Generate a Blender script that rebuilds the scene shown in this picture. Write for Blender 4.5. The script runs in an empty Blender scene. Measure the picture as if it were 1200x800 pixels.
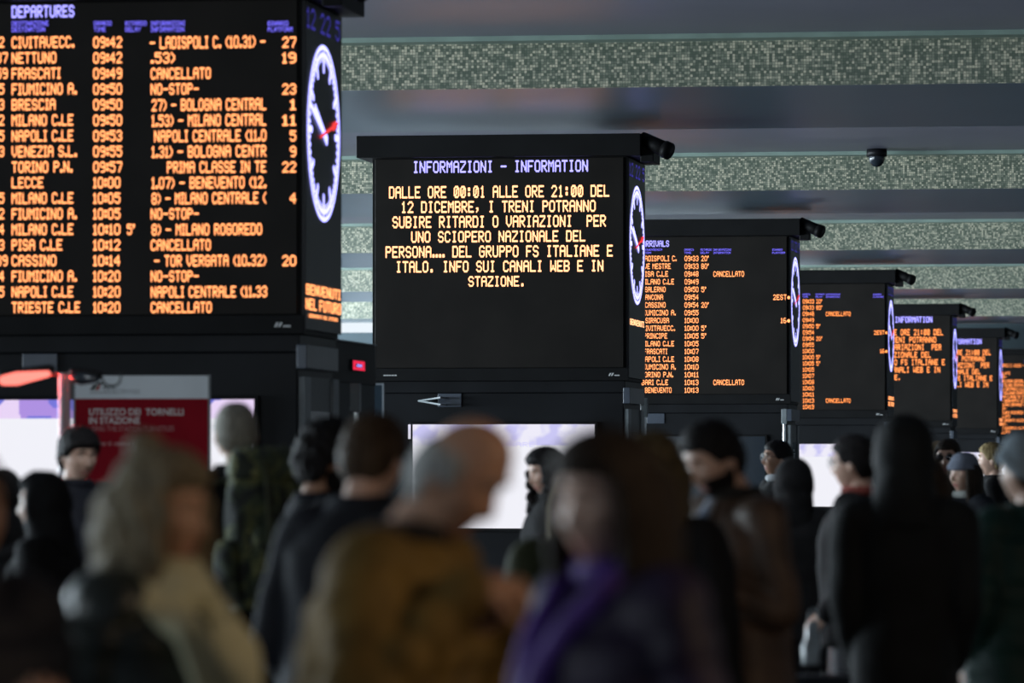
import bpy, bmesh, math, random
from mathutils import Vector, Matrix, noise
R = math.radians
sc = bpy.context.scene
COL = sc.collection
random.seed(4)

# ------------------------------------------------------------------ camera, light, exposure
F_PX, YAW, CAM_Z, HORIZON = 6000.0, R(8.5), 1.6, 555.0
PITCH = math.atan((HORIZON - 400) / F_PX)
cam = bpy.data.cameras.new('camera')
cam.sensor_width, cam.lens = 36.0, 36.0 * F_PX / 1200.0
cam.clip_end = 500
cam.dof.use_dof = True
cam.dof.focus_distance = 57.0
cam.dof.aperture_fstop = 3.6
cam_o = bpy.data.objects.new('camera', cam)
COL.objects.link(cam_o)
cam_o.location = (0, 0, CAM_Z)
cam_o.rotation_euler = (math.pi / 2 + PITCH, 0, YAW)
sc.camera = cam_o
sc.view_settings.view_transform = 'Standard'
sc.view_settings.look = 'None'
sc.view_settings.exposure = 0.0
sc.view_settings.gamma = 1.0
sc.view_settings.use_curve_mapping = False

w = bpy.data.worlds.new('world')
sc.world = w
w.use_nodes = True
w.node_tree.nodes['Background'].inputs[0].default_value = (0.62, 0.78, 1.0, 1)
w.node_tree.nodes['Background'].inputs[1].default_value = 0.22


def area(name, loc, target, sx, sy, power, color):
    l = bpy.data.lights.new(name, 'AREA')
    l.shape = 'RECTANGLE'; l.size = sx; l.size_y = sy; l.energy = power; l.color = color
    o = bpy.data.objects.new(name, l); COL.objects.link(o)
    o.location = loc
    o.rotation_euler = (Vector(target) - Vector(loc)).to_track_quat('-Z', 'Y').to_euler()
    return o


# daylight entering along the open platform side, and the far end
area('platform_daylight', (-30, 74, 2.3), (0, 74, 3.4), 104, 3.4, 42000, (0.77, 0.91, 1.0))
area('left_key_daylight', (-13, 6, 2.8), (-2.0, 12, 1.4), 9, 3.0, 340, (0.85, 0.95, 1.0))  # added area light: cool left key on the foreground people
area('cool_fill', (-4.4, 21.5, 4.7), (-6.6, 31, 1.9), 1.2, 0.6, 80, (0.85, 0.94, 1.0))  # unseen fill added to brighten the notice header and nearby heads
area('hall_lamp_warm', (4.5, 8.0, 3.6), (-1.5, 10.5, 1.5), 1.2, 1.2, 85, (1.0, 0.72, 0.46))

# ------------------------------------------------------------------ pixel to place helpers
SA, CA = math.sin(YAW), math.cos(YAW)


def ground(px, d):
    xc = (px - 600) / F_PX * d
    return -d * SA + xc * CA, d * CA + xc * SA


def height(py, d):
    return CAM_Z + (HORIZON - py) / F_PX * d


def ray(px, py):
    f = Vector((-SA * math.cos(PITCH), CA * math.cos(PITCH), math.sin(PITCH)))
    r = Vector((CA, SA, 0)); u = r.cross(f)
    return f + r * ((px - 600) / F_PX) + u * ((400 - py) / F_PX)


def at_y(px, py, Y):
    v = ray(px, py); return Vector((0, 0, CAM_Z)) + v * (Y / v.y)


def at_x(px, py, X):
    v = ray(px, py); return Vector((0, 0, CAM_Z)) + v * (X / v.x)


# ------------------------------------------------------------------ materials
def mat(name, color=(0.5, 0.5, 0.5), rough=0.6, metal=0.0, spec=0.5, var=0.0, vscale=8.0, bump=0.0, bscale=60.0, color2=None, stretch=(1, 1, 1)):
    m = bpy.data.materials.new(name); m.use_nodes = True
    nt = m.node_tree; b = nt.nodes['Principled BSDF']
    b.inputs['Base Color'].default_value = (*color, 1)
    b.inputs['Roughness'].default_value = rough
    b.inputs['Metallic'].default_value = metal
    b.inputs['Specular IOR Level'].default_value = spec
    tc = nt.nodes.new('ShaderNodeTexCoord'); mp = nt.nodes.new('ShaderNodeMapping')
    mp.inputs['Scale'].default_value = stretch
    nt.links.new(tc.outputs['Object'], mp.inputs[0])
    if var > 0 or color2:
        n = nt.nodes.new('ShaderNodeTexNoise'); n.inputs['Scale'].default_value = vscale; n.inputs['Detail'].default_value = 4
        nt.links.new(mp.outputs[0], n.inputs['Vector'])
        rp = nt.nodes.new('ShaderNodeValToRGB')
        c2 = color2 or tuple(c * (1 - var) for c in color)
        c1 = color if color2 else tuple(min(1, c * (1 + var)) for c in color)
        rp.color_ramp.elements[0].position = 0.38; rp.color_ramp.elements[1].position = 0.62
        rp.color_ramp.elements[0].color = (*c2, 1); rp.color_ramp.elements[1].color = (*c1, 1)
        nt.links.new(n.outputs['Fac'], rp.inputs[0]); nt.links.new(rp.outputs[0], b.inputs['Base Color'])
    if bump > 0:
        n = nt.nodes.new('ShaderNodeTexNoise'); n.inputs['Scale'].default_value = bscale; n.inputs['Detail'].default_value = 3
        nt.links.new(mp.outputs[0], n.inputs['Vector'])
        bp = nt.nodes.new('ShaderNodeBump'); bp.inputs['Strength'].default_value = bump; bp.inputs['Distance'].default_value = 0.01
        nt.links.new(n.outputs['Fac'], bp.inputs['Height']); nt.links.new(bp.outputs[0], b.inputs['Normal'])
    return m


def glow(name, color, strength):
    m = bpy.data.materials.new(name); m.use_nodes = True
    nt = m.node_tree; nt.nodes.clear()
    e = nt.nodes.new('ShaderNodeEmission'); o = nt.nodes.new('ShaderNodeOutputMaterial')
    e.inputs[0].default_value = (*color, 1); e.inputs[1].default_value = strength
    nt.links.new(e.outputs[0], o.inputs[0])
    return m


M = {}
M['black'] = mat('black_panel', (0.0125, 0.0105, 0.0092), 0.5, spec=0.12, var=0.15, vscale=2)
M['housing'] = mat('black_housing', (0.006, 0.006, 0.0065), 0.55, spec=0.12, var=0.2, vscale=3)
M['tower'] = mat('dark_tower_cladding', (0.007, 0.0075, 0.009), 0.45, spec=0.15, var=0.2, vscale=2)
M['hatch'] = mat('slate_panel', (0.045, 0.055, 0.075), 0.35, var=0.15, vscale=3)
M['grey'] = mat('grey_metal_panel', (0.16, 0.18, 0.19), 0.45, var=0.1, vscale=5)
M['steel'] = mat('brushed_steel', (0.55, 0.60, 0.62), 0.35, metal=0.3, var=0.1, vscale=30)
M['orange'] = glow('led_orange', (1.0, 0.33, 0.115), 2.4)
M['amber'] = glow('led_amber', (1.0, 0.44, 0.21), 2.6)
M['deep_orange'] = glow('led_deep_orange', (1.0, 0.29, 0.075), 2.2)
M['lavender'] = glow('led_lavender', (0.34, 0.32, 1.0), 2.1)
M['violet'] = glow('led_violet', (0.19, 0.16, 1.0), 1.5)
M['dim_blue'] = glow('led_dim_blue', (0.09, 0.08, 0.6), 0.42)
M['white_led'] = glow('led_white', (0.36, 0.36, 1.0), 2.8)
M['red_led'] = glow('led_red', (1.0, 0.06, 0.06), 1.0)
M['pinkred'] = glow('led_red_frame', (1.0, 0.03, 0.09), 0.9)
M['heat'] = glow('glowing_red_heater', (1.0, 0.20, 0.16), 1.9)
M['logo_white'] = mat('printed_white', (0.55, 0.55, 0.55), 0.5)
M['floor'] = mat('polished_dark_stone', (0.06, 0.06, 0.062), 0.25, var=0.25, vscale=1.5)
M['soffit'] = mat('polished_soffit', (0.075, 0.125, 0.165), 0.36, spec=0.9, var=0.05, vscale=0.6, bump=0.02, bscale=40)
M['recess'] = mat('painted_recess', (0.20, 0.205, 0.265), 0.4, spec=0.5, var=0.05, vscale=0.5)
M['ledge'] = mat('pale_green_ledge', (0.22, 0.30, 0.26), 0.5, var=0.1, vscale=3)
M['endwall'] = mat('dark_teal_wall', (0.03, 0.05, 0.06), 0.6, var=0.2, vscale=0.5)
M['sidewall'] = mat('grey_wall', (0.12, 0.12, 0.125), 0.7, var=0.1, vscale=0.5)
M['rail'] = mat('ceiling_joint', (0.05, 0.06, 0.06), 0.6)


def mosaic():
    m = bpy.data.materials.new('green_glass_mosaic'); m.use_nodes = True
    nt = m.node_tree; b = nt.nodes['Principled BSDF']; b.inputs['Roughness'].default_value = 0.35
    tc = nt.nodes.new('ShaderNodeTexCoord')
    sc_ = nt.nodes.new('ShaderNodeVectorMath'); sc_.operation = 'SCALE'; sc_.inputs['Scale'].default_value = 1 / 0.026
    fl = nt.nodes.new('ShaderNodeVectorMath'); fl.operation = 'FLOOR'
    fr = nt.nodes.new('ShaderNodeVectorMath'); fr.operation = 'FRACTION'
    wn = nt.nodes.new('ShaderNodeTexWhiteNoise'); wn.noise_dimensions = '3D'
    rp = nt.nodes.new('ShaderNodeValToRGB'); rp.color_ramp.interpolation = 'CONSTANT'
    cols = [(0, (0.115, 0.14, 0.105)), (0.22, (0.175, 0.20, 0.15)), (0.44, (0.245, 0.265, 0.20)), (0.62, (0.375, 0.375, 0.285)), (0.80, (0.58, 0.545, 0.41))]
    el = rp.color_ramp.elements
    el[0].position, el[0].color = 0, (*cols[0][1], 1)
    el[1].position, el[1].color = cols[1][0], (*cols[1][1], 1)
    for p, c in cols[2:]:
        e = el.new(p); e.color = (*c, 1)
    L = nt.links.new
    L(tc.outputs['Object'], sc_.inputs[0]); L(sc_.outputs[0], fl.inputs[0]); L(sc_.outputs[0], fr.inputs[0])
    # the face lies in x and z: drop y from the cell
    sx = nt.nodes.new('ShaderNodeSeparateXYZ'); cx = nt.nodes.new('ShaderNodeCombineXYZ')
    L(fl.outputs[0], sx.inputs[0]); L(sx.outputs[0], cx.inputs[0]); L(sx.outputs[2], cx.inputs[2])
    L(cx.outputs[0], wn.inputs['Vector']); L(wn.outputs['Value'], rp.inputs[0])
    fx = nt.nodes.new('ShaderNodeSeparateXYZ'); L(fr.outputs[0], fx.inputs[0])
    mn = nt.nodes.new('ShaderNodeMath'); mn.operation = 'MINIMUM'
    L(fx.outputs[0], mn.inputs[0]); L(fx.outputs[2], mn.inputs[1])
    gt = nt.nodes.new('ShaderNodeMath'); gt.operation = 'GREATER_THAN'; gt.inputs[1].default_value = 0.12
    L(mn.outputs[0], gt.inputs[0])
    mx = nt.nodes.new('ShaderNodeMix'); mx.data_type = 'RGBA'
    mx.inputs['A'].default_value = (0.06, 0.08, 0.07, 1)
    L(gt.outputs[0], mx.inputs['Factor']); L(rp.outputs[0], mx.inputs['B']); L(mx.outputs['Result'], b.inputs['Base Color'])
    return m


M['mosaic'] = mosaic()


# ------------------------------------------------------------------ mesh collector
class MB:
    def __init__(self):
        self.v, self.f, self.mi = [], [], []

    def add(self, vs, fs, mi=0):
        o = len(self.v)
        self.v += [tuple(p) for p in vs]
        self.f += [tuple(o + i for i in f) for f in fs]
        self.mi += [mi] * len(fs)
        return self

    def box(self, a, b, bev=0.0, mi=0):
        (x0, y0, z0), (x1, y1, z1) = a, b
        if bev <= 0:
            vs = [(x, y, z) for x in (x0, x1) for y in (y0, y1) for z in (z0, z1)]
            fs = [(0, 1, 3, 2), (4, 6, 7, 5), (0, 4, 5, 1), (2, 3, 7, 6), (0, 2, 6, 4), (1, 5, 7, 3)]
            return self.add(vs, fs, mi)
        bm = bmesh.new()
        bmesh.ops.create_cube(bm, size=1, matrix=Matrix.Translation(((x0 + x1) / 2, (y0 + y1) / 2, (z0 + z1) / 2)) @ Matrix.Diagonal((x1 - x0, y1 - y0, z1 - z0, 1)))
        bmesh.ops.bevel(bm, geom=bm.edges[:], offset=bev, segments=2, affect='EDGES', profile=0.5)
        bm.verts.index_update()
        self.add([v.co for v in bm.verts], [[v.index for v in f.verts] for f in bm.faces], mi)
        bm.free()
        return self

    def tube(self, pts, radii, n=12, mi=0, flat=1.0, caps=True, side=None):
        """Loft of circles along points; rounded ends."""
        pts = [Vector(p) for p in pts]
        if not hasattr(radii, '__len__'):
            radii = [radii] * len(pts)
        P, Q = list(pts), list(radii)
        if caps:
            d0 = (pts[0] - pts[1]).normalized(); d1 = (pts[-1] - pts[-2]).normalized()
            pre = [(pts[0] + d0 * radii[0] * math.sin(t), radii[0] * math.cos(t)) for t in (R(80), R(55), R(28))]
            post = [(pts[-1] + d1 * radii[-1] * math.sin(t), radii[-1] * math.cos(t)) for t in (R(28), R(55), R(80))]
            P = [p for p, _ in pre] + P + [p for p, _ in post]
            Q = [q for _, q in pre] + Q + [q for _, q in post]
        t = (P[1] - P[0]).normalized()
        if side is not None:
            u = Vector(side)
        else:
            u = Vector((1, 0, 0)) if abs(t.x) < 0.8 else Vector((0, 1, 0))
        u = (u - t * u.dot(t)).normalized()
        vs = []
        for i, p in enumerate(P):
            if 0 < i < len(P) - 1:
                t = (P[i + 1] - P[i - 1]).normalized()
            elif i:
                t = (P[i] - P[i - 1]).normalized()
            u = (u - t * u.dot(t)).normalized(); v = t.cross(u)
            for k in range(n):
                a = 2 * math.pi * k / n
                vs.append(p + (u * math.cos(a) + v * math.sin(a) * flat) * Q[i])
        m = len(P)
        fs = [(i * n + k, i * n + (k + 1) % n, (i + 1) * n + (k + 1) % n, (i + 1) * n + k) for i in range(m - 1) for k in range(n)]
        fs.append(tuple(range(n))[::-1]); fs.append(tuple((m - 1) * n + k for k in range(n)))
        return self.add(vs, fs, mi)

    def loft(self, levels, n=32, mi=0):
        """levels: (cx, cy, z, rx, ry)"""
        vs = []
        for (cx, cy, z, rx, ry) in levels:
            for k in range(n):
                a = 2 * math.pi * k / n
                c, s = math.cos(a), math.sin(a)
                e = 0.86
                vs.append((cx + rx * math.copysign(abs(c) ** e, c), cy + ry * math.copysign(abs(s) ** e, s), z))
        m = len(levels)
        fs = [(i * n + k, i * n + (k + 1) % n, (i + 1) * n + (k + 1) % n, (i + 1) * n + k) for i in range(m - 1) for k in range(n)]
        fs.append(tuple(range(n))[::-1]); fs.append(tuple((m - 1) * n + k for k in range(n)))
        return self.add(vs, fs, mi)

    def ball(self, c, r, n=12, mi=0):
        if not hasattr(r, '__len__'):
            r = (r, r, r)
        vs = [(c[0], c[1], c[2] + r[2])]
        h = n // 2
        for i in range(1, h):
            t = math.pi * i / h
            for k in range(n):
                a = 2 * math.pi * k / n
                vs.append((c[0] + r[0] * math.sin(t) * math.cos(a), c[1] + r[1] * math.sin(t) * math.sin(a), c[2] + r[2] * math.cos(t)))
        vs.append((c[0], c[1], c[2] - r[2]))
        fs = [(0, 1 + k, 1 + (k + 1) % n) for k in range(n)]
        for i in range(h - 2):
            fs += [(1 + i * n + k, 1 + (i + 1) * n + k, 1 + (i + 1) * n + (k + 1) % n, 1 + i * n + (k + 1) % n) for k in range(n)]
        b = 1 + (h - 2) * n; e = len(vs) - 1
        fs += [(b + k, e, b + (k + 1) % n) for k in range(n)]
        return self.add(vs, fs, mi)

    def ring(self, c, r, tube, axis='y', n=28, m=8, arc=1.0, start=0.0, sx=1.0, mi=0):
        vs = []
        cnt = n if arc >= 1 else n + 1
        for i in range(cnt):
            a = start + 2 * math.pi * arc * i / n
            for j in range(m):
                b = 2 * math.pi * j / m
                rr = r + tube * math.cos(b); o = tube * math.sin(b)
                p = {'y': (rr * math.cos(a) * sx, o, rr * math.sin(a)), 'z': (rr * math.cos(a) * sx, rr * math.sin(a), o), 'x': (o, rr * math.cos(a) * sx, rr * math.sin(a))}[axis]
                vs.append((c[0] + p[0], c[1] + p[1], c[2] + p[2]))
        fs = []
        for i in range(n if arc < 1 else cnt):
            i2 = (i + 1) % cnt
            if arc < 1 and i2 == 0:
                continue
            for j in range(m):
                fs.append((i * m + j, i2 * m + j, i2 * m + (j + 1) % m, i * m + (j + 1) % m))
        return self.add(vs, fs, mi)

    def xf(self, fn):
        self.v = [tuple(fn(Vector(p))) for p in self.v]
        return self

    def mesh(self, name, mats, smooth=False):
        me = bpy.data.meshes.new(name)
        me.from_pydata(self.v, [], self.f)
        for m in (mats if isinstance(mats, (list, tuple)) else [mats]):
            me.materials.append(m)
        if any(self.mi):
            me.polygons.foreach_set('material_index', self.mi)
        bm = bmesh.new(); bm.from_mesh(me); bmesh.ops.recalc_face_normals(bm, faces=bm.faces[:]); bm.to_mesh(me); bm.free()
        if smooth:
            me.polygons.foreach_set('use_smooth', [True] * len(me.polygons))
        me.update()
        return me

    def build(self, name, mats, parent=None, smooth=False, loc=None):
        o = bpy.data.objects.new(name, self.mesh(name, mats, smooth))
        COL.objects.link(o)
        if parent is not None:
            o.parent = parent
        if loc is not None:
            o.location = loc
        return o


def thing(name, label, cat, loc=(0, 0, 0), rz=0, group=None):
    o = bpy.data.objects.new(name, None); COL.objects.link(o)
    o.empty_display_size = 0.2
    o.location = loc; o.rotation_euler = (0, 0, rz)
    o['label'] = label; o['category'] = cat
    if group:
        o['group'] = group
    return o


def tag(o, label, cat, group=None):
    o['label'] = label; o['category'] = cat
    if group:
        o['group'] = group
    return o


def struct(name, mb, m):
    o = mb.build(name, m); o['kind'] = 'structure'; return o


# ------------------------------------------------------------------ the hall
PERIOD = 17.19
Y0 = 33.42            # front of the first board
BX = -6.39            # plane of the boards' clock sides
S_Z, R_Z = CAM_Z + 3.54, CAM_Z + 4.0
LX, RX = -30.0, 9.0
YEND = 158.0

struct('floor', MB().box((LX, -8, -0.2), (RX, YEND, 0)), M['floor'])
struct('wall_right', MB().box((RX, -8, 0), (RX + 0.3, YEND, 6.4)), M['sidewall'])
struct('wall_far', MB().box((LX, YEND, 0), (RX, YEND + 0.3, 0.4)).box((LX, YEND, 4.7), (RX, YEND + 0.3, 6.4)).box((LX, YEND, 0.4), (LX + 1, YEND + 0.3, 4.7)).box((-13, YEND, 0.4), (RX, YEND + 0.3, 4.7)), M['endwall'])
_w = MB().box((LX + 1, YEND + 0.15, 0.4), (-13, YEND + 0.17, 4.7)).build('window_1', glow('daylit_glass', (0.72, 0.86, 1.0), 5.5)); _w['kind'] = 'structure'
_f = MB()
for _k in range(19):
    _x = LX + 1 + 2 * _k
    if _x < -13:
        _f.box((_x - 0.05, YEND + 0.05, 0.4), (_x + 0.05, YEND + 0.25, 4.7))
_f.build('window_frame', M['endwall'], _w)
struct('ceiling', MB().box((LX, -8, R_Z), (RX, YEND, R_Z + 0.3)), M['recess'])
BEAM0 = 46.5 - PERIOD * 3
for k in range(8):
    y = BEAM0 + PERIOD * k
    if y + 5.7 > YEND or y < -8:
        continue
    # soffit body, mosaic face, ledge on top
    b = struct('ceiling_beam', MB().box((LX, y + 0.012, S_Z), (RX, y + 5.75, R_Z)), M['soffit'])
    f = MB().box((LX, y, S_Z), (RX, y + 0.012, R_Z - 0.045)).build('trim_%d' % (2 * k + 1), M['mosaic']); f['kind'] = 'structure'
    g = MB().box((LX, y - 0.30, R_Z - 0.045), (RX, y + 0.012, R_Z)).build('trim_%d' % (2 * k + 2), M['ledge']); g['kind'] = 'structure'
    # shallow joints across the soffit
struct('wall_header', MB().box((LX, 124.0, 4.62), (RX, 124.4, R_Z)), M['endwall'])
# glowing bar added in place of the daylit recess at the far end
for k, yy in enumerate((117.0,)):
    t = thing('daylit_strip', 'glowing white bar added for the daylit strip at the far end of the ceiling', 'light helper', (-18.5, yy, 5.0))
    MB().box((-5, -0.16, 0.10), (5, 0.16, 0.2)).build('strip_backing', M['grey'], t)
    MB().box((-5, -0.14, -0.12), (5, 0.14, 0.10)).build('glowing_bar', glow('daylit_strip_glow', (0.85, 0.93, 1.0), 1.0), t)
    MB().tube([(-4, 0, 0.2), (-4, 0, 0.6)], 0.02).tube([(4, 0, 0.2), (4, 0, 0.6)], 0.02).build('suspension_rod', M['grey'], t)

# ------------------------------------------------------------------ dot matrix lettering
FONT = {}
_raw = """
A 0E 11 11 1F 11 11 11
B 1E 11 11 1E 11 11 1E
C 0E 11 10 10 10 11 0E
D 1E 11 11 11 11 11 1E
E 1F 10 10 1E 10 10 1F
F 1F 10 10 1E 10 10 10
G 0E 11 10 17 11 11 0E
H 11 11 11 1F 11 11 11
I 0E 04 04 04 04 04 0E
J 07 02 02 02 02 12 0C
K 11 12 14 18 14 12 11
L 10 10 10 10 10 10 1F
M 11 1B 15 15 11 11 11
N 11 19 19 15 13 13 11
O 0E 11 11 11 11 11 0E
P 1E 11 11 1E 10 10 10
Q 0E 11 11 11 15 12 0D
R 1E 11 11 1E 14 12 11
S 0E 11 10 0E 01 11 0E
T 1F 04 04 04 04 04 04
U 11 11 11 11 11 11 0E
V 11 11 11 11 11 0A 04
W 11 11 11 15 15 1B 11
X 11 11 0A 04 0A 11 11
Y 11 11 0A 04 04 04 04
Z 1F 01 02 04 08 10 1F
0 0E 11 11 11 11 11 0E
1 04 0C 04 04 04 04 0E
2 0E 11 01 02 04 08 1F
3 0E 11 01 06 01 11 0E
4 02 06 0A 12 1F 02 02
5 1F 10 1E 01 01 11 0E
6 0E 10 10 1E 11 11 0E
7 1F 01 01 02 02 04 04
8 0E 11 11 0E 11 11 0E
9 0E 11 11 0F 01 01 0E
~ 0E 13 15 15 15 19 0E
. 00 00 00 00 00 0C 0C
, 00 00 00 00 0C 04 08
: 00 0C 0C 00 0C 0C 00
( 02 04 08 08 08 04 02
) 08 04 02 02 02 04 08
- 00 00 00 1F 00 00 00
' 0C 0C 08 00 00 00 00
_ 00 00 00 00 00 1B 1B
* 00 00 0E 1F 1F 0E 00
"""
for ln in _raw.strip().splitlines():
    p = ln.split()
    FONT[p[0]] = [int(h, 16) for h in p[1:]]
NARROW = {'I': (1, 3), '1': (1, 3), '.': (1, 2), ',': (1, 2), ':': (1, 2), '(': (1, 3), ')': (1, 3), "'": (1, 2)}


def text_cells(s, mono):
    """list of (col, row) lit dots, links and total columns"""
    x, dots = 0, []
    for ch in s:
        if ch == ' ':
            x += 6 if mono else 4
            continue
        rows = FONT[ch]
        a, b = (0, 4) if mono else NARROW.get(ch, (0, 4))
        for r in range(7):
            for c in range(a, b + 1):
                if rows[r] >> (4 - c) & 1:
                    dots.append((x + c - a, r))
        x += 6 if mono else (b - a + 2)
    return dots, max(1, x - 1)


def led_text(s, u0, u1, v0, v1, origin, U, V, N, bold=0.5, mono=False):
    """Lettering from u0 to u1 across and v0 (bottom) to v1 (top), on the plane origin + u U + v V."""
    dots, cols = text_cells(s, mono)
    du, dv = (u1 - u0) / cols, (v1 - v0) / 7.0
    ru, rv = du * bold, dv * 0.56
    S = set(dots)
    mb = MB()

    def P(u, v):
        return origin + U * u + V * v + N * 0.004

    def c(d):
        return u0 + (d[0] + 0.5) * du, v1 - (d[1] + 0.5) * dv

    for d in dots:
        u, v = c(d)
        mb.add([P(u - ru, v - rv * .5), P(u - ru * .5, v - rv), P(u + ru * .5, v - rv), P(u + ru, v - rv * .5),
                P(u + ru, v + rv * .5), P(u + ru * .5, v + rv), P(u - ru * .5, v + rv), P(u - ru, v + rv * .5)], [tuple(range(8))])
        for dx, dy in ((1, 0), (0, 1), (1, 1), (-1, 1)):
            e = (d[0] + dx, d[1] + dy)
            if e not in S:
                continue
            if dx and dy and ((d[0] + dx, d[1]) in S or (d[0], d[1] + dy) in S):
                continue
            a, b = c(d), c(e)
            if dy == 0:
                q = [(a[0], a[1] - rv), (b[0], b[1] - rv), (b[0], b[1] + rv), (a[0], a[1] + rv)]
            else:
                q = [(a[0] - ru, a[1]), (a[0] + ru, a[1]), (b[0] + ru, b[1]), (b[0] - ru, b[1])]
            mb.add([P(*p) for p in q], [(0, 1, 2, 3)])
    return mb


# column data in metres from the board's right front edge, measured on the boards
D1, D2, D3 = Y0, Y0 + PERIOD, Y0 + 2 * PERIOD


def bl(px, py, n):
    """pixel on board n's front -> (u from right edge, z)"""
    p = at_y(px, py, Y0 + PERIOD * (n - 1))
    return p.x - BX, p.z


DEP_DEST = ['CIVITAVECC.', 'NETTUNO', 'FRASCATI', 'FIUMICINO A.', 'BRESCIA', 'MILANO C.LE', 'NAPOLI C.LE', 'VENEZIA S.L.', 'TORINO P.N.', 'LECCE',
            'MILANO C.LE', 'FIUMICINO A.', 'MILANO C.LE', 'PISA C.LE', 'CASSINO', 'FIUMICINO A.', 'NAPOLI C.LE', 'TRIESTE C.LE']
DEP_X1 = [87, 66, 71, 90, 65, 86, 86, 90, 85, 51, 86, 90, 86, 73, 66, 90, 86, 94]
DEP_TIME = ['09:42', '09:42', '09:49', '09:50', '09:50', '09:50', '09:53', '09:55', '09:57', '10:00', '10:05', '10:05', '10:10', '10:12', '10:14', '10:20', '10:20', '10:20']
DEP_INFO = [('- LADISPOLI C. (10.31) -', 176, 311), ('.53)', 177, 205), ('CANCELLATO', 177, 247), ('NO-STOP-', 177, 233), ('27) - BOLOGNA CENTRAL', 178, 312), ('1.53) - MILANO CENTRAL', 178, 312),
            ('NAPOLI CENTRALE (11.0', 181, 312), ('1.31) - BOLOGNA CENTR', 178, 312), ('PRIMA CLASSE IN TE', 196, 312), ('1.07) - BENEVENTO (12.', 178, 312), ('8) - MILANO CENTRALE (', 178, 312), ('NO-STOP-', 177, 233),
            ('8) - MILANO ROGOREDO', 178, 307), ('CANCELLATO', 177, 247), ('- TOR VERGATA (10.32)', 181, 312), ('NO-STOP-', 177, 233), ('NAPOLI CENTRALE (11.33', 177, 313), ('CANCELLATO', 177, 248)]
DEP_PLAT = ['27', '19', '', '23', '1', '11', '5', '9', '22', '', '4', '', '', '', '20', '', '', '']
DEP_NUM = ['2', '37', '59', '5', '3', '2', '5', '3', '', '', '5', '2', '4', '3', '39', '4', '5', '']


def table_items(rows_y, n):
    out = []
    for i, y in enumerate(rows_y):
        h = 6.2
        row = [(DEP_DEST[i], 14, DEP_X1[i])] if True else []
        if DEP_NUM[i]:
            row.append((DEP_NUM[i], 5 - 6.2 * len(DEP_NUM[i]) + (3 if len(DEP_NUM[i]) > 1 else 0), 9 if len(DEP_NUM[i]) > 1 else 5))
        row.append((DEP_TIME[i], 109.5, 143 if i < 9 else 141))
        if i == 12:
            row.append(("5'", 149, 158))
        row.append(DEP_INFO[i])
        if DEP_PLAT[i]:
            row.append((DEP_PLAT[i], 347 - (16 if len(DEP_PLAT[i]) > 1 else 7), 347))
        out.append([(s, *bl(a, y - h, n), *bl(b, y + h, n)) for s, a, b in row])
    return out


DEP_ROWS = table_items([49.5 + 18.27 * i for i in range(18)], 1)
DEP_HEAD = [('DEPARTURES', *bl(14, 7, 1), *bl(87, 20, 1))]
DEP_COLS = [(s, *bl(a, y, 1), *bl(b, y + 5, 1)) for s, a, b, y in
            [('DESTINAZIONE', 14, 57, 25), ('DESTINATION', 14, 53, 32), ('ORARIO', 110, 131, 25), ('TIME', 110, 124, 32), ('RITARDO', 147, 172, 25), ('DELAY', 147, 165, 32),
             ('INFORMAZIONI', 177, 217, 25), ('INFORMATION', 177, 216, 32), ('BINARIO', 314, 338, 25), ('PLATFORM', 314, 343, 32)]]
INFO_HEAD = [('INFORMAZIONI - INFORMATION', *bl(484, 189, 2), *bl(689, 201, 2))]
INFO_ROWS = [[(s, *bl(a, y - 5.9, 2), *bl(b, y + 5.9, 2))] for s, a, b, y in
             [('DALLE ORE ~~:~1 ALLE ORE 21:~~ DEL', 456, 714, 224.5), ('12 DICEMBRE, I TRENI POTRANNO', 470, 698, 242), ('SUBIRE RITARDI O VARIAZIONI  PER', 460, 710, 259.5),
              ('UNO SCIOPERO NAZIONALE DEL', 482, 686, 277), ('PERSONA__ DEL GRUPPO FS ITALIANE E', 452, 718, 294.5), ('ITALO. INFO SUI CANALI WEB E IN', 464, 707, 312), ('STAZIONE.', 549, 616, 329.5)]]
ARR_DEST = [('LADISPOLI C.', 793), ('VE MESTRE', 786), ('PISA C.LE', 783), ('MILANO C.LE', 790), ('SALERNO', 780), ('ANCONA', 777), ('CASSINO', 780), ('FIUMICINO A.', 792), ('SIRACUSA', 784), ('CIVITAVECC.', 791),
            ('PRINCIPE', 782), ('MILANO C.LE', 790), ('FRASCATI', 782), ('NAPOLI C.LE', 790), ('FIUMICINO A.', 792), ('TORINO P.N.', 789), ('BARI C.LE', 783), ('BENEVENTO', 787)]
ARR_TIME = ['09:33', '09:33', '09:48', '09:49', '09:50', '09:54', '09:54', '09:55', '10:00', '10:00', '10:05', '10:05', '10:07', '10:08', '10:10', '10:11', '10:13', '10:13']
ARR_DELAY = {0: "20'", 1: "80'", 4: "5'", 6: "20'", 9: "5'", 10: "5'"}
ARR_HEAD = [('ARRIVALS', *bl(753, 282, 3), *bl(784, 289, 3))]
ARR_COLS = [(s, *bl(a, y, 3), *bl(b, y + 2.2, 3)) for s, a, b, y in
            [('PROVENIENZA', 752, 776, 291.4), ('FROM', 752, 763, 295), ('ORARIO', 802, 813, 291.4), ('TIME', 802, 810, 295), ('RITARDO', 821, 834, 291.4), ('DELAY', 821, 831, 295),
             ('INFORMAZIONI', 836, 857, 291.4), ('INFORMATION', 836, 856, 295), ('BINARIO', 905, 917, 291.4), ('PLATFORM', 905, 920, 295)]]
ARR_ROWS = []
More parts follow.
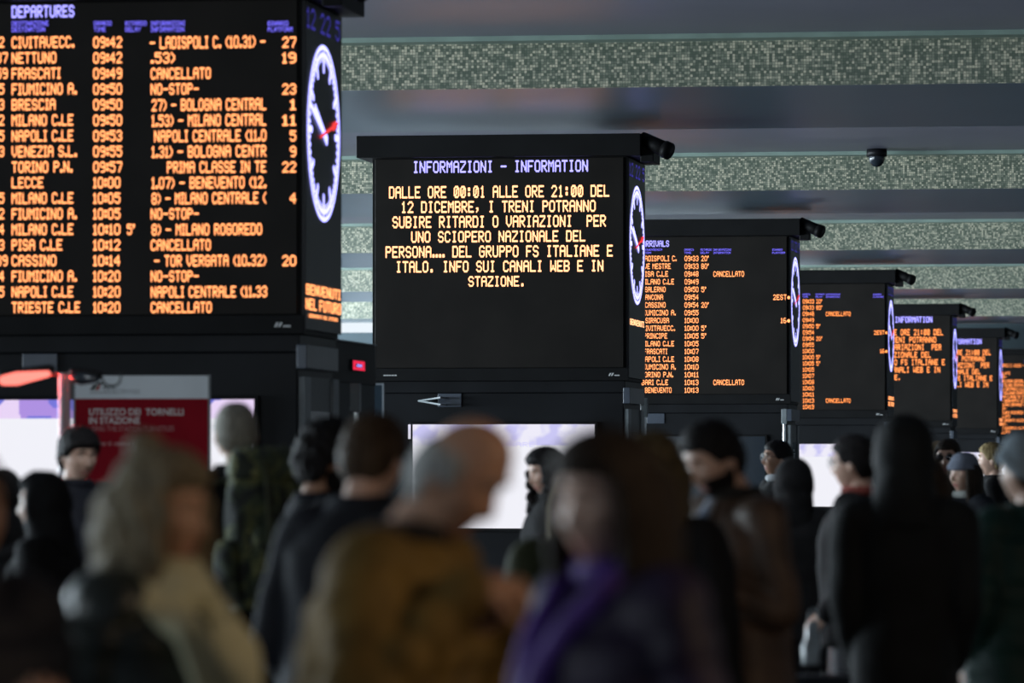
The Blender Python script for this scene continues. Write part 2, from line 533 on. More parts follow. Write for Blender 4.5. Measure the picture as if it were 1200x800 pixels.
for i in range(18):
    y = 302.8 + 9.07 * i
    row = [(ARR_DEST[i][0], ARR_DEST[i][1] - 3.45 * len(ARR_DEST[i][0]), ARR_DEST[i][1]), (ARR_TIME[i], 802.3, 818.6)]
    if i in ARR_DELAY:
        row.append((ARR_DELAY[i], 821.8, 821.8 + 2.9 * len(ARR_DELAY[i])))
    if i in (2, 16):
        row.append(('CANCELLATO', 836, 872))
    if i == 5:
        row.append(('2EST*', 906, 926))
    if i == 8:
        row.append(('16*', 915, 926))
    ARR_ROWS.append([(s, *bl(a, y - 3.05, 3), *bl(b, y + 3.05, 3)) for s, a, b in row])

BW = -bl(436, 300, 2)[0]          # width of a board
BD = 1.40                         # its depth
Z_CAP1, Z_CAP0, Z_BOT = 4.985, 4.765, 2.53
CLOCK_Z, CLOCK_R = 3.905, 0.60
UX, UZ = Vector((1, 0, 0)), Vector((0, 0, 1))
UY = Vector((0, 1, 0))


def board(n, kind, label):
    y = Y0 + PERIOD * (n - 1)
    t = thing('departure_board' if kind == 'dep' else 'arrivals_board' if kind == 'arr' else 'information_board', label, 'display board', (BX, y, Z_BOT), 0, 'LED boards along the hall')
    o = Vector((0, 0, -Z_BOT))
    z0, z1, zc = 0.0, Z_CAP0 - Z_BOT, Z_CAP1 - Z_BOT
    MB().box((-BW, 0.03, z0), (-0.03, BD, z1)).build('housing', M['housing'], t)
    MB().box((-BW + 0.03, 0.0, z0 + 0.13), (-0.05, 0.05, z1 - 0.01), 0.004).build('screen_panel', M['black'], t)
    MB().box((-0.06, 0.05, z0 + 0.03), (0.0, BD - 0.03, z1 - 0.01), 0.004).build('side_panel', mat('navy_black_panel_%d' % n, (0.010, 0.011, 0.016), 0.4, spec=0.3), t)
    MB().box((-BW - 0.137, -0.137, z1), (0.137, BD + 0.10, zc), 0.006).build('canopy', M['housing'], t)
    MB().box((-BW - 0.0, -0.015, z0), (-0.0, 0.05, z0 + 0.125), 0.004).build('lower_lip', M['housing'], t)
    # cylindrical projector on a bracket at the canopy's right end
    pj = MB()
    pj.tube([(0.13, 0.06, zc - 0.05), (0.40, -0.08, zc - 0.17)], 0.078, 20, caps=False)
    pj.tube([(0.37, -0.065, zc - 0.157), (0.425, -0.092, zc - 0.182)], 0.088, 20, caps=False)
    p = pj.build('projector', M['housing'], t, True)
    MB().box((0.12, -0.02, zc - 0.28), (0.255, 0.10, zc - 0.02), 0.01).build('bracket', M['housing'], p)
    # lettering
    heads = {'dep': DEP_HEAD, 'info': INFO_HEAD, 'arr': ARR_HEAD}[kind]
    if n == 4:
        heads = []
    rows = {'dep': DEP_ROWS, 'info': INFO_ROWS, 'arr': ARR_ROWS}[kind]
    cols = {'dep': DEP_COLS, 'info': [], 'arr': ARR_COLS}[kind]
    for (s, a, za, b, zb) in heads:
        led_text(s, a, b, zb, za, o, UX, UZ, -UY, 0.62 if kind != 'info' else 0.6, kind == 'info').build('heading_lettering', M['lavender'], t)
    for (s, a, za, b, zb) in cols:
        led_text(s, a, b, zb, za, o, UX, UZ, -UY, 0.45).build('column_title_lettering', M['violet'], t)
    ink = M['amber'] if (kind == 'info' and n == 2) else M['orange'] if n < 4 else M['deep_orange']
    for row in rows:
        for (s, a, za, b, zb) in row:
            nm = 'notice' if kind == 'info' else 'train_number' if b < -2.02 and kind == 'dep' and s[0].isdigit() else 'time' if ':' in s else 'delay' if s.endswith("'") else 'platform' if a > -0.4 else 'remark' if a > -1.35 else 'destination'
            led_text(s, a, b, zb, za, o, UX, UZ, -UY, (0.54 if n < 3 else 0.44) if kind != 'info' else (0.56 if n == 2 else 0.44), kind == 'info').build(nm + '_lettering', ink, t)
    # clock on the side: dial ring, ticks, hands
    cz, cy = CLOCK_Z - Z_BOT, BD / 2 - 0.02
    cl = MB()
    for ro, ri in ((CLOCK_R, CLOCK_R - 0.035), (CLOCK_R - 0.05, CLOCK_R - 0.085)):
        N = 72
        vs = [(0.004, cy + r * math.sin(2 * math.pi * k / N), cz + r * math.cos(2 * math.pi * k / N)) for r in (ro, ri) for k in range(N)]
        cl.add(vs, [(k, (k + 1) % N, N + (k + 1) % N, N + k) for k in range(N)])
    c_o = cl.build('clock_dial', M['white_led'], t)
    tk = MB()

    def bar(mb, ang, r0, r1, w0, w1, x=0.004):
        a = R(ang); d = Vector((0, math.sin(a), math.cos(a))); s = Vector((0, math.cos(a), -math.sin(a)))
        c = Vector((x, cy, cz))
        mb.add([c + d * r0 - s * w0, c + d * r0 + s * w0, c + d * r1 + s * w1, c + d * r1 - s * w1], [(0, 1, 2, 3)])
        for rr, ww in ((r0, w0), (r1, w1)):
            mb.add([c + d * rr + (d * math.cos(q) + s * math.sin(q)) * ww for q in [2 * math.pi * k / 10 for k in range(10)]], [tuple(range(10))])
    for k in range(60):
        if k % 5 == 0:
            bar(tk, 6 * k, CLOCK_R - 0.17, CLOCK_R - 0.06, 0.025, 0.025)
        else:
            bar(tk, 6 * k, CLOCK_R - 0.105, CLOCK_R - 0.06, 0.014, 0.014)
    tk.build('hour_marks', M['white_led'], c_o)
    h = MB(); bar(h, 295, -0.10, 0.36, 0.035, 0.03, 0.007); h.build('hour_hand', M['white_led'], c_o)
    h = MB(); bar(h, 288, -0.10, 0.53, 0.03, 0.022, 0.009); h.build('minute_hand', M['white_led'], c_o)
    h = MB(); bar(h, 78, -0.16, 0.50, 0.012, 0.012, 0.011); bar(h, 78, 0.30, 0.42, 0.028, 0.028, 0.011); h.build('second_hand', M['red_led'], c_o)
    # date line above and scrolling line below the clock
    led_text('12 22 5', 0.06, BD - 0.12, 4.575 - Z_BOT, 4.715 - Z_BOT, Vector((0, 0, 0)), UY, UZ, UX, 0.32).build('date_lettering', M['dim_blue'], t)
    lo = {1: [('BENVENUTI', 2.795, 2.865, 0.04), ('NEL FUTURO', 2.695, 2.77, 0.02), ('BENVENUTI NEL FUTURO', 2.645, 2.668, 0.14)], 2: [('BENVENUTI', 3.09, 3.15, 0.10)], 3: []}.get(n, [('BENVENUTI', 2.83, 2.89, 0.05), ('NEL FUTURO', 2.73, 2.80, 0.05)])
    for s, a, b, m_ in lo:
        led_text(s, m_ + 0.02, BD - 0.06 - m_, a - Z_BOT, b - Z_BOT, Vector((0, 0, 0)), UY, UZ, UX, 0.75).build('scrolling_text_lettering', M['amber'] if n == 2 else M['orange'], t)
    # maker's mark on the lower lip
    lg = MB()
    for k in range(2):
        x = -0.20 + 0.025 * k
        lg.add([(x, -0.017, 0.045), (x + 0.015, -0.017, 0.045), (x + 0.032, -0.017, 0.075), (x + 0.015, -0.017, 0.075)], [(0, 1, 2, 3)])
    lg.add([(-0.14, -0.017, 0.045), (-0.09, -0.017, 0.045), (-0.09, -0.017, 0.056), (-0.14, -0.017, 0.056)], [(0, 1, 2, 3)])
    if n == 2:
        for k in range(5):
            x = -BW + 0.12 + k * 0.028
            lg.add([(x, -0.017, 0.05), (x + 0.022, -0.017, 0.05), (x + 0.022, -0.017, 0.062), (x, -0.017, 0.062)], [(0, 1, 2, 3)])
    lg.build('emblem', M['logo_white'], t)
    return t


board(1, 'dep', 'nearest tall black LED board headed DEPARTURES, orange train table, white clock on its side')
board(2, 'info', 'large black LED board headed INFORMAZIONI - INFORMATION with the whole strike notice readable')
board(3, 'arr', 'black LED arrivals board headed ARRIVALS just beyond the fully readable information board')
board(4, 'arr', 'smaller black LED arrivals board without heading, just beyond the one headed ARRIVALS')
board(5, 'info', 'distant black information board beyond both arrivals boards, end of the heading showing')
board(6, 'info', 'farther small information board, second behind the arrivals boards, mostly covered')
board(7, 'dep', 'last orange timetable board cut by the right edge of the picture')


# ------------------------------------------------------------------ towers under the boards
def screen_mat(name, style):
    m = bpy.data.materials.new(name); m.use_nodes = True
    nt = m.node_tree; nt.nodes.clear(); L = nt.links.new
    o = nt.nodes.new('ShaderNodeOutputMaterial'); e = nt.nodes.new('ShaderNodeEmission'); L(e.outputs[0], o.inputs[0])
    tc = nt.nodes.new('ShaderNodeTexCoord'); sp = nt.nodes.new('ShaderNodeSeparateXYZ'); L(tc.outputs['Object'], sp.inputs[0])
    rp = nt.nodes.new('ShaderNodeValToRGB')
    mx = nt.nodes.new('ShaderNodeMix'); mx.data_type = 'RGBA'
    e.inputs[1].default_value = 0.95
    gt = nt.nodes.new('ShaderNodeMath'); gt.operation = 'GREATER_THAN'
    L(sp.outputs[2], gt.inputs[0]); L(gt.outputs[0], mx.inputs['Factor'])
    if style == 'pink':      # band of pink and blue triangles above a white page
        vo = nt.nodes.new('ShaderNodeTexVoronoi'); vo.distance = 'MANHATTAN'; vo.inputs['Scale'].default_value = 3.2
        L(tc.outputs['Object'], vo.inputs['Vector'])
        cs = nt.nodes.new('ShaderNodeSeparateColor'); L(vo.outputs['Color'], cs.inputs[0]); L(cs.outputs[0], rp.inputs[0])
        rp.color_ramp.interpolation = 'CONSTANT'
        el = rp.color_ramp.elements
        el[0].color = (0.20, 0.20, 0.75, 1); el[1].position = 0.3; el[1].color = (0.80, 0.42, 0.78, 1)
        x = el.new(0.6); x.color = (0.86, 0.70, 0.98, 1); x = el.new(0.82); x.color = (0.45, 0.30, 0.80, 1)
        gt.inputs[1].default_value = -0.125
    else:                     # pale lavender clouds at the top
        no = nt.nodes.new('ShaderNodeTexNoise'); no.inputs['Scale'].default_value = 4.0
        L(tc.outputs['Object'], no.inputs['Vector']); L(no.outputs['Fac'], rp.inputs[0])
        rp.color_ramp.elements[0].position = 0.42; rp.color_ramp.elements[1].position = 0.55
        rp.color_ramp.elements[0].color = (0.62, 0.60, 0.95, 1); rp.color_ramp.elements[1].color = (0.90, 0.88, 1.0, 1)
        gt.inputs[1].default_value = -0.21
    L(rp.outputs[0], mx.inputs['B']); mx.inputs['A'].default_value = (0.93, 0.93, 1.0, 1)
    L(mx.outputs['Result'], e.inputs[0])
    return m


SCR_PINK, SCR_LAV = screen_mat('advert_page_pink', 'pink'), screen_mat('advert_page_lavender', 'lavender')
M['icon'] = mat('pale_icon', (0.5, 0.55, 0.58), 0.5)
M['dark_screen'] = mat('unlit_screen', (0.02, 0.026, 0.034), 0.15, spec=0.4)
TOWER_LABEL = ['dark clad column with pink and white advert screen beneath the DEPARTURES board', 'dark clad column with lavender-white screen beneath the fully readable information board',
               'dark clad column beneath the board headed ARRIVALS', 'dark clad column beneath the arrivals board without heading', 'dark clad column beneath the distant information board past the arrivals boards',
               'dark clad column beneath the farther, mostly covered information board', 'dark clad column beneath the last orange timetable board']
for n in range(1, 8):
    y = Y0 + PERIOD * (n - 1)
    t = thing('display_column', TOWER_LABEL[n - 1], 'column', (BX, y, 0), 0, 'columns carrying the LED boards')
    MB().box((-BW + 0.06, 0.08, 0), (-0.06, BD - 0.05, 2.41), 0.01).build('body', M['tower'], t)
    MB().box((-BW + 0.02, 0.05, 2.41), (-0.04, BD - 0.02, 2.53), 0.008).build('top_band', M['tower'], t)
    # hatch and band on the front
    MB().box((-BW + 0.66, 0.06, 2.27), (-BW + 0.90, 0.09, 2.405), 0.004).build('hatch_panel', M['hatch'], t)
    xs0, xs1 = -2.185, -0.345
    MB().box((xs0 - 0.03, 0.03, 1.02), (xs1 + 0.03, 0.085, 2.12), 0.006).build('screen_frame', M['housing'], t)
    s = MB().box((xs0 - xs1, -0.004, -1.04), (0, 0.0, 0)).build('advert_screen', SCR_PINK if n == 1 else M['dark_screen'] if n == 3 else SCR_LAV, t)
    s.location = (xs1, 0.03, 2.095)
    MB().box((xs0 - 0.045, 0.02, 1.95), (xs0 - 0.02, 0.03, 2.095)).build('screen_edge_strip', M['dark_screen'] if n == 3 else SCR_LAV, t)
    if n == 2:
        led_text('HWARE', xs1 - 0.93, xs1 - 0.60, 1.87, 1.915, Vector((0, 0.022, 0)), UX, UZ, -UY, 0.4).build('advert_lettering', glow('pale_lavender', (0.66, 0.64, 0.98), 1.0), s if False else t)
    # information panel on the side
    sx = -0.06
    fr = MB().box((sx, 0.10, 0), (sx + 0.05, 0.30, 2.25), 0.006).box((sx, BD - 0.28, 0), (sx + 0.05, BD - 0.06, 2.25), 0.006)
    fr.build('panel_frame', M['grey'], t)
    MB().box((sx, 0.04, 2.30), (sx + 0.07, BD - 0.20, 2.46), 0.006).build('panel_header', M['hatch'], t)
    MB().box((sx - 0.01, 0.30, 2.02), (sx + 0.03, BD - 0.28, 2.25)).build('blank_panel', mat('slate_blank_%d' % n, (0.07, 0.08, 0.085), 0.5), t)
    MB().box((sx - 0.01, 0.30, 1.0), (sx + 0.035, BD - 0.28, 2.02)).build('unlit_screen', M['dark_screen'], t)
    ic = MB()
    ic.box((sx + 0.035, 0.60, 1.80), (sx + 0.039, 0.80, 1.85)).box((sx + 0.035, 0.55, 1.86), (sx + 0.039, 0.85, 1.875)).box((sx + 0.035, 0.66, 1.74), (sx + 0.039, 0.74, 1.79)).box((sx + 0.035, 0.64, 1.90), (sx + 0.039, 0.76, 1.93))
    ic.build('icon', M['icon'], t)
    if n == 2:
        MB().tube([(-2.12, 0.0, 2.33), (-1.86, -0.25, 2.29), (-1.86, 0.08, 2.29)], 0.010, 8).tube([(-2.12, 0.0, 2.33), (-1.86, -0.25, 2.36), (-1.86, 0.08, 2.36)], 0.010, 8).build('wire_bracket', M['grey'], t)

# ------------------------------------------------------------------ gate line between the columns
M['leaf'] = mat('dark_tinted_leaf', (0.008, 0.013, 0.020), 0.5, spec=0.1)
for n in (1,):
    ya = Y0 + BD
    t = thing('gate_lintel', 'black gate lintel carrying the small red sign beside the DEPARTURES board', 'gate', (BX - 0.10, ya, 2.24), 0)
    MB().box((-0.45, 0, 0), (0, 1.90, 0.29), 0.006).build('beam', M['housing'], t)
    MB().box((-0.46, 0, 0.29), (0.01, 1.90, 0.30)).build('top_edge', M['grey'], t)
    for yy in (0.05, 1.78):
        MB().box((-0.40, yy, -2.24), (-0.30, yy + 0.10, 0)).build('support_post', M['housing'], t)
    MB().box((-0.03, 0.16, -2.24), (-0.01, 1.90, 0.0)).build('tinted_leaf', M['leaf'], t)
    if n == 1:
        x = 0.004
        s = MB().box((0, 0.84, 0.09), (0.02, 1.34, 0.17)).build('sign_box', M['housing'], t)
        f = MB()
        y0_, y1_, z0_, z1_ = 0.86, 1.32, 0.097, 0.163
        for (a, b, c, d) in ((y0_, y1_, z0_, z0_ + 0.02), (y0_, y1_, z1_ - 0.02, z1_), (y0_, y0_ + 0.09, z0_, z1_), (y1_ - 0.09, y1_, z0_, z1_)):
            f.box((0.02, a, c), (0.022, b, d))
        f.build('red_border', M['pinkred'], s)
        led_text('CHIUSO', y0_ + 0.13, y1_ - 0.13, z0_ + 0.024, z1_ - 0.024, Vector((0.02, 0, 0)), UY, UZ, UX, 0.75).build('sign_lettering', M['lavender'], s)
        s2 = MB().box((0, 0.02, 0.12), (0.02, 0.24, 0.21)).build('platform_sign_box', M['housing'], t)
        led_text('1', 0.06, 0.20, 0.13, 0.20, Vector((0.02, 0, 0)), UY, UZ, UX, 0.5).build('sign_lettering', M['deep_orange'], s2)
M['post'] = mat('satin_steel', (0.75, 0.80, 0.82), 0.28, metal=0.9, var=0.06, vscale=20)
# steel posts and glass panels of the gates
for i, (px, d, top, lab) in enumerate(((416.5, 35.6, 449, 'tall shiny steel post under the red sign, beside the DEPARTURES column'),
                                       (755, 53.5, 466, 'steel post at the right edge of the information column'),
                                       (919, 67.6, 479, 'thin bright steel post at the corner of the column under ARRIVALS'))):
    X, Y = ground(px, d)
    t = thing('gate_post', lab, 'post', (X, Y, 0), 0, 'steel posts of the gate line')
    zt = height(top, d)
    MB().tube([(0, 0, 0.0), (0, 0, zt - 0.04)], 0.022, 20).build('post', M['post'], t, True)
    MB().tube([(0, 0, 0.0), (0, 0, 0.015)], 0.075, 20, caps=False).build('base', M['grey'], t)
    MB().box((-0.035, -0.03, zt - 0.20), (0.035, 0.03, zt), 0.006).build('sensor_head', M['grey'], t)
M['glass'] = mat('tinted_glass', (0.04, 0.06, 0.08), 0.08, spec=0.5)
for px, d, lab in ((434, 38.5, 'glass gate panel in thin steel frame beside the tall steel post'),):
    X, Y = ground(px, d)
    t = thing('glass_gate', lab, 'gate', (X, Y, 0), 0)
    w_ = 0.092; zt = height(451, d)
    MB().box((-w_, -0.004, 0.1), (w_, 0.004, zt)).build('glass_pane', M['glass'], t)
    MB().box((-w_ - 0.012, -0.012, 0), (-w_, 0.012, zt)).box((w_, -0.012, 0), (w_ + 0.012, 0.012, zt)).box((-w_, -0.012, zt), (w_ + 0.012, 0.012, zt + 0.012)).build('frame', mat('gate_frame_grey', (0.35, 0.38, 0.42), 0.4), t)

# ------------------------------------------------------------------ red notice totem
def flat_text(name, s, w_, h_, m, parent, loc, shear=0.0, fat=0.0):
    cu = bpy.data.curves.new(name, 'FONT'); cu.body = s; cu.size = 1.0; cu.shear = shear; cu.offset = fat
    o = bpy.data.objects.new(name, cu); COL.objects.link(o)
    bpy.context.view_layer.update()
    me = bpy.data.meshes.new_from_object(o.evaluated_get(bpy.context.evaluated_depsgraph_get()))
    bpy.data.objects.remove(o)
    xs = [v.co.x for v in me.vertices]; ys = [v.co.y for v in me.vertices]
    x0, x1, y0, y1 = min(xs), max(xs), min(ys), max(ys)
    for v in me.vertices:
        v.co = Vector(((v.co.x - x0) / (x1 - x0) * w_, 0, (v.co.y - y0) / (y1 - y0) * h_))
    me.materials.append(m)
    o = bpy.data.objects.new(name, me); COL.objects.link(o); o.parent = parent; o.location = loc
    return o


d = 31.0
mpp = d / F_PX
X, Y = ground(166, d)
M['sign_white'] = mat('sign_white', (0.62, 0.67, 0.70), 0.5, var=0.05, vscale=4)
M['sign_red'] = mat('sign_red', (0.24, 0.006, 0.014), 0.8, spec=0.1, var=0.08, vscale=3)
M['print_white'] = mat('print_white', (0.62, 0.58, 0.56), 0.6)
M['print_pale'] = mat('print_pale', (0.42, 0.20, 0.20), 0.6)
M['ink'] = mat('ink_black', (0.02, 0.022, 0.025), 0.6)
t = thing('notice_totem', 'tall red notice board with white header reading UTILIZZO DEI TORNELLI IN STAZIONE', 'notice board', (X, Y, 0), YAW)
hw = 78 * mpp; zt = height(440, d); zm = height(467, d)
MB().box((-hw, 0, 0.10), (hw, 0.06, zt), 0.004).build('board', M['housing'], t)
MB().box((-hw - 0.012, -0.006, 0.05), (-hw, 0.066, zt + 0.006)).box((hw, -0.006, 0.05), (hw + 0.012, 0.066, zt + 0.006)).build('frame', M['grey'], t)
MB().box((-hw, -0.30, 0), (hw, 0.36, 0.05), 0.01).build('base', M['grey'], t)
MB().box((-hw, -0.004, zm), (hw, 0, zt)).build('header_panel', M['sign_white'], t)
MB().box((-hw, -0.004, 0.14), (hw, 0, zm)).build('notice_panel', M['sign_red'], t)


def tpos(px, py):
    return (px - 166) * mpp, height(py, d)


def sign_text(s, x0, y0, x1, y1, m, fat=0.0, shear=0.0):
    a, zb = tpos(x0, y1); b, zt_ = tpos(x1, y0)
    flat_text('lettering', s, b - a, zt_ - zb, m, t, (a, -0.006, zb), shear, fat)


sign_text('UTILIZZO DEI  TORNELLI', 104.5, 478.5, 215, 486.5, M['print_white'], 0.018)
sign_text('IN STAZIONE', 104.5, 488.5, 164, 496.5, M['print_white'], 0.018)
sign_text('USING THE STATION TURNSTILES', 104.5, 499, 204, 505, M['print_pale'])
sign_text('Come si usano i tornelli', 105, 516, 180, 522, M['print_pale'], 0.01)
sign_text('RFI', 121, 450.5, 134, 455.5, M['ink'], 0.01, 0.25)
sign_text('RETE FERROVIARIA ITALIANA', 122, 456.2, 164, 457.6, M['ink'])
sign_text('GRUPPO FERROVIE DELLO STATO ITALIANE', 105, 459, 164, 461, M['ink'])
for cols, pts in ((M['ink'], [(105, 457), (109, 457), (114, 450), (110, 450)]), (M['ink'], [(113, 450.5), (121, 450.5), (121.5, 447.8), (114.5, 447.8)]),
                  (mat('ink_red', (0.35, 0.02, 0.02), 0.6), [(111.5, 457), (115.5, 457), (118, 451), (115.5, 451)]), (mat('ink_green', (0.02, 0.12, 0.05), 0.6), [(109.5, 457), (111, 457), (115, 451), (114, 451)])):
    mb = MB(); mb.add([(tpos(*p)[0], -0.006, tpos(*p)[1]) for p in pts], [(0, 1, 2, 3)]); mb.build('emblem', cols, t)

# ------------------------------------------------------------------ infrared heater on a pole
d = 26.3; mpp = d / F_PX
X, Y = ground(76, d)
t = thing('patio_heater', 'slim pole heater left of the red notice board, one lamp head glowing red', 'heater', (X, Y, 0), YAW)
M['pole_lit_side'] = mat('pole_heater_tint', (0.20, 0.12, 0.12), 0.4)  # red cast of the heater put into this side's colour
M['pole_grey'] = mat('pole_aluminium', (0.40, 0.42, 0.46), 0.35, metal=0.5)


def hp(px, py):
    return (px - 76) * mpp, height(py, d)


zt = height(437, d)
MB().box((-0.028, -0.03, 0), (-0.008, 0.03, zt), 0.004).build('pole_edge', M['pole_grey'], t)
MB().box((-0.008, -0.025, 0), (0.030, 0.03, zt), 0.004).build('pole', M['pole_lit_side'], t)
MB().tube([(0, 0, 0), (0, 0, 0.03)], 0.22, 28, caps=False).build('base', M['housing'], t)


def head(pa, pb, lit):
    (xa, za), (xb, zb) = hp(*pa), hp(*pb)
    r = 0.030
    a, b = Vector((xa, -0.02, za)), Vector((xb, -0.02, zb))
    h = MB().tube([a + Vector((0, 0.02, 0.022)), b + Vector((0, 0.02, 0.022))], r, 14, flat=0.8).build('lamp_head', M['housing'], t, True)
    m = MB()
    m.tube([a.lerp(b, 0.03) + Vector((0, -0.022, -0.008)), a.lerp(b, 0.3) + Vector((0, -0.022, -0.008)), a.lerp(b, 0.97) + Vector((0, -0.022, -0.004))], [0.026, 0.034, 0.016], 12)
    m.build('heating_tube', M['heat'] if lit else M['dark_screen'], h, True)
    MB().tube([b if lit else a, Vector((0, 0, zt - 0.02))], 0.010, 8).build('arm', M['housing'], h)


head((4, 444), (58, 437), True)
head((88, 441), (114, 444), False)
# cable loop hanging beside it
lp = MB(); x0, z0 = hp(130, 440)
lp.tube([(x0 + 0.045 * math.cos(a) , 0.05, z0 - 0.015 + 0.04 * math.sin(a)) for a in [math.pi + math.pi * k / 12 for k in range(13)]], 0.005, 6)
lp.tube([(0.10, 0.0, zt - 0.05), (x0 - 0.045, 0.05, z0 - 0.015)], 0.004, 6)
lp.tube([(x0 + 0.045, 0.05, z0 - 0.015), (x0 + 0.05, 0.05, z0 + 0.01)], 0.005, 6)
lp.build('cable', M['housing'], t)
lt = bpy.data.lights.new('heater_glow', 'AREA'); lt.energy = 16; lt.color = (1, 0.05, 0.03); lt.shape = 'RECTANGLE'; lt.size = 0.26; lt.size_y = 0.05
lo_ = bpy.data.objects.new('heater_glow', lt); COL.objects.link(lo_)
lo_.parent = t; lo_.location = (hp(40, 446)[0], -0.03, hp(40, 446)[1] - 0.02); lo_.rotation_euler = (R(-40), R(-30), 0)

# ------------------------------------------------------------------ dome cameras on the ceiling
for px, py, d, lab in ((805, 31, 46.6, 'dark dome camera on the ceiling ledge, the nearest and largest'), (1028, 186, 63.0, 'small dome camera on the second mosaic band of the ceiling'), (1182, 297, 92.0, 'tiny dome camera near the right edge under the ceiling')):
    X, Y = ground(px, d); z = height(py, d)
    t = thing('security_camera', lab, 'camera', (X, Y, z), 0, 'dome cameras under the ceiling')
    r = 12 * d / F_PX
    MB().tube([(0, 0, 0.03), (0, 0, 0.12)], r * 1.0, 20, caps=False).build('mount', M['tower'], t, True)
    MB().ball((0, 0, 0.02), (r * 0.82, r * 0.82, r * 0.95), 18).build('dome', M['dark_screen'], t, True)
    MB().tube([(0, 0, 0.10), (0, 0, max(0.14, (R_Z if d < 60 else R_Z - 0.05) - z))], 0.02, 10).build('stem', M['grey'], t)

# ================================================================== people
def smooth(a, b, x):
    t = max(0.0, min(1.0, (x - a) / (b - a))) if a != b else float(x > a)
    return t * t * (3 - 2 * t)


def gauss(x, z, cx, cz, sx, sz):
    return math.exp(-((x - cx) / sx) ** 2 - ((z - cz) / sz) ** 2)


HA, HB, HC = 0.076, 0.096, 0.119     # head half width, depth, height


def head_point(d, fem=0.0):
    """Surface of a head (face towards -y) in direction d."""
    n = 2.35
    r = 1.0 / ((abs(d.x) / HA) ** n + (abs(d.y) / HB) ** n + (abs(d.z) / HC) ** n) ** (1 / n)
    p = d * r
    low = smooth(0.0, -HC, p.z)
    p.x *= 1 - (0.30 + 0.08 * fem) * low
    if p.y > 0:
        p.y *= 1 - 0.55 * low
    else:
        p.y *= 1 - 0.06 * low
        x, z = p.x, p.z
        front = smooth(0, -0.06, p.y)
        k = 0.0
        for s in (-1, 1):
            k -= 0.013 * gauss(x, z, s * 0.032, 0.012, 0.019, 0.014)
            k += 0.006 * gauss(x, z, s * 0.030, 0.036, 0.026, 0.010) * (1 - 0.5 * fem)
            k += 0.005 * gauss(x, z, s * 0.045, -0.022, 0.020, 0.020)
            k += 0.005 * gauss(x, z, s * 0.013, -0.036, 0.009, 0.009)
        k += 0.024 * math.exp(-((x) / 0.011) ** 2) * smooth(0.026, -0.030, z) * smooth(-0.046, -0.034, z)
        k += 0.007 * gauss(x, z, 0, -0.060, 0.024, 0.006) + 0.007 * gauss(x, z, 0, -0.075, 0.020, 0.007)
        k -= 0.005 * gauss(x, z, 0, -0.0675, 0.024, 0.0035)
        k += 0.010 * gauss(x, z, 0, -0.102, 0.022, 0.016)
        p.y -= k * front
    return p


def sphere_dirs(nu, nv):
    out = [Vector((0, 0, 1))]
    for i in range(1, nv):
        t = math.pi * i / nv
        for k in range(nu):
            a = 2 * math.pi * k / nu
            out.append(Vector((math.sin(t) * math.cos(a), math.sin(t) * math.sin(a), math.cos(t))))
    out.append(Vector((0, 0, -1)))
    fs = [(0, 1 + k, 1 + (k + 1) % nu) for k in range(nu)]
    for i in range(nv - 2):
        fs += [(1 + i * nu + k, 1 + (i + 1) * nu + k, 1 + (i + 1) * nu + (k + 1) % nu, 1 + i * nu + (k + 1) % nu) for k in range(nu)]
    b = 1 + (nv - 2) * nu
    fs += [(b + k, b + nu, b + (k + 1) % nu) for k in range(nu)]
    return out, fs


DIRS, DFACES = sphere_dirs(64, 48)


def head_shell(thick):
    """Closed shell round the head; thick(p) is the height over the skin, negative sinks below it."""
    vs = []
    for d in DIRS:
        p = head_point(d)
        n = Vector((p.x / HA ** 2, p.y / HB ** 2, p.z / HC ** 2)).normalized()
        vs.append(p + n * thick(p))
    return vs


def remeshed(mb, voxel, iters=2, fn=None):
    me = mb.mesh('tmp', [])
    o = bpy.data.objects.new('tmp', me); COL.objects.link(o)
    r = o.modifiers.new('r', 'REMESH'); r.mode = 'VOXEL'; r.voxel_size = voxel; r.adaptivity = 0
    if iters:
        s = o.modifiers.new('s', 'SMOOTH'); s.factor = 0.5; s.iterations = iters
    dg = bpy.context.evaluated_depsgraph_get()
    out = bpy.data.meshes.new_from_object(o.evaluated_get(dg))
    bpy.data.objects.remove(o); bpy.data.meshes.remove(me)
    if fn:
        for v in out.vertices:
            v.co = fn(v.co)
    out.polygons.foreach_set('use_smooth', [True] * len(out.polygons))
    return out


def put(name, me, mats, parent):
    me.materials.clear()
    for m in (mats if isinstance(mats, (list, tuple)) else [mats]):
        me.materials.append(m)
    o = bpy.data.objects.new(name, me); COL.objects.link(o); o.parent = parent
    return o


def skin(name, c):
    m = mat(name, c, 0.5, spec=0.4, var=0.08, vscale=14)
    b = m.node_tree.nodes['Principled BSDF']
    b.inputs['Subsurface Weight'].default_value = 0.08
    b.inputs['Subsurface Radius'].default_value = (0.01, 0.004, 0.002)
    return m


SKIN = {'fair': skin('skin_fair', (0.52, 0.33, 0.25)), 'warm': skin('skin_warm', (0.46, 0.26, 0.17)), 'ruddy': skin('skin_ruddy', (0.50, 0.22, 0.15)), 'tan': skin('skin_tan', (0.36, 0.20, 0.13))}
M['lips'] = mat('lips', (0.40, 0.17, 0.14), 0.45)
M['eye_white'] = mat('eye_white', (0.62, 0.60, 0.57), 0.25)
M['iris'] = mat('dark_iris', (0.03, 0.02, 0.015), 0.15)
M['shoe'] = mat('shoe_leather', (0.02, 0.018, 0.017), 0.4)
M['lens_dark'] = mat('dark_lens', (0.01, 0.01, 0.012), 0.08, spec=0.8)
M['frame'] = mat('spectacle_frame', (0.015, 0.013, 0.012), 0.3)


def hairmat(name, c, c2):
    return mat(name, c, 0.65, spec=0.12, color2=c2, vscale=60, bump=0.6, bscale=120, stretch=(1, 1, 0.15))


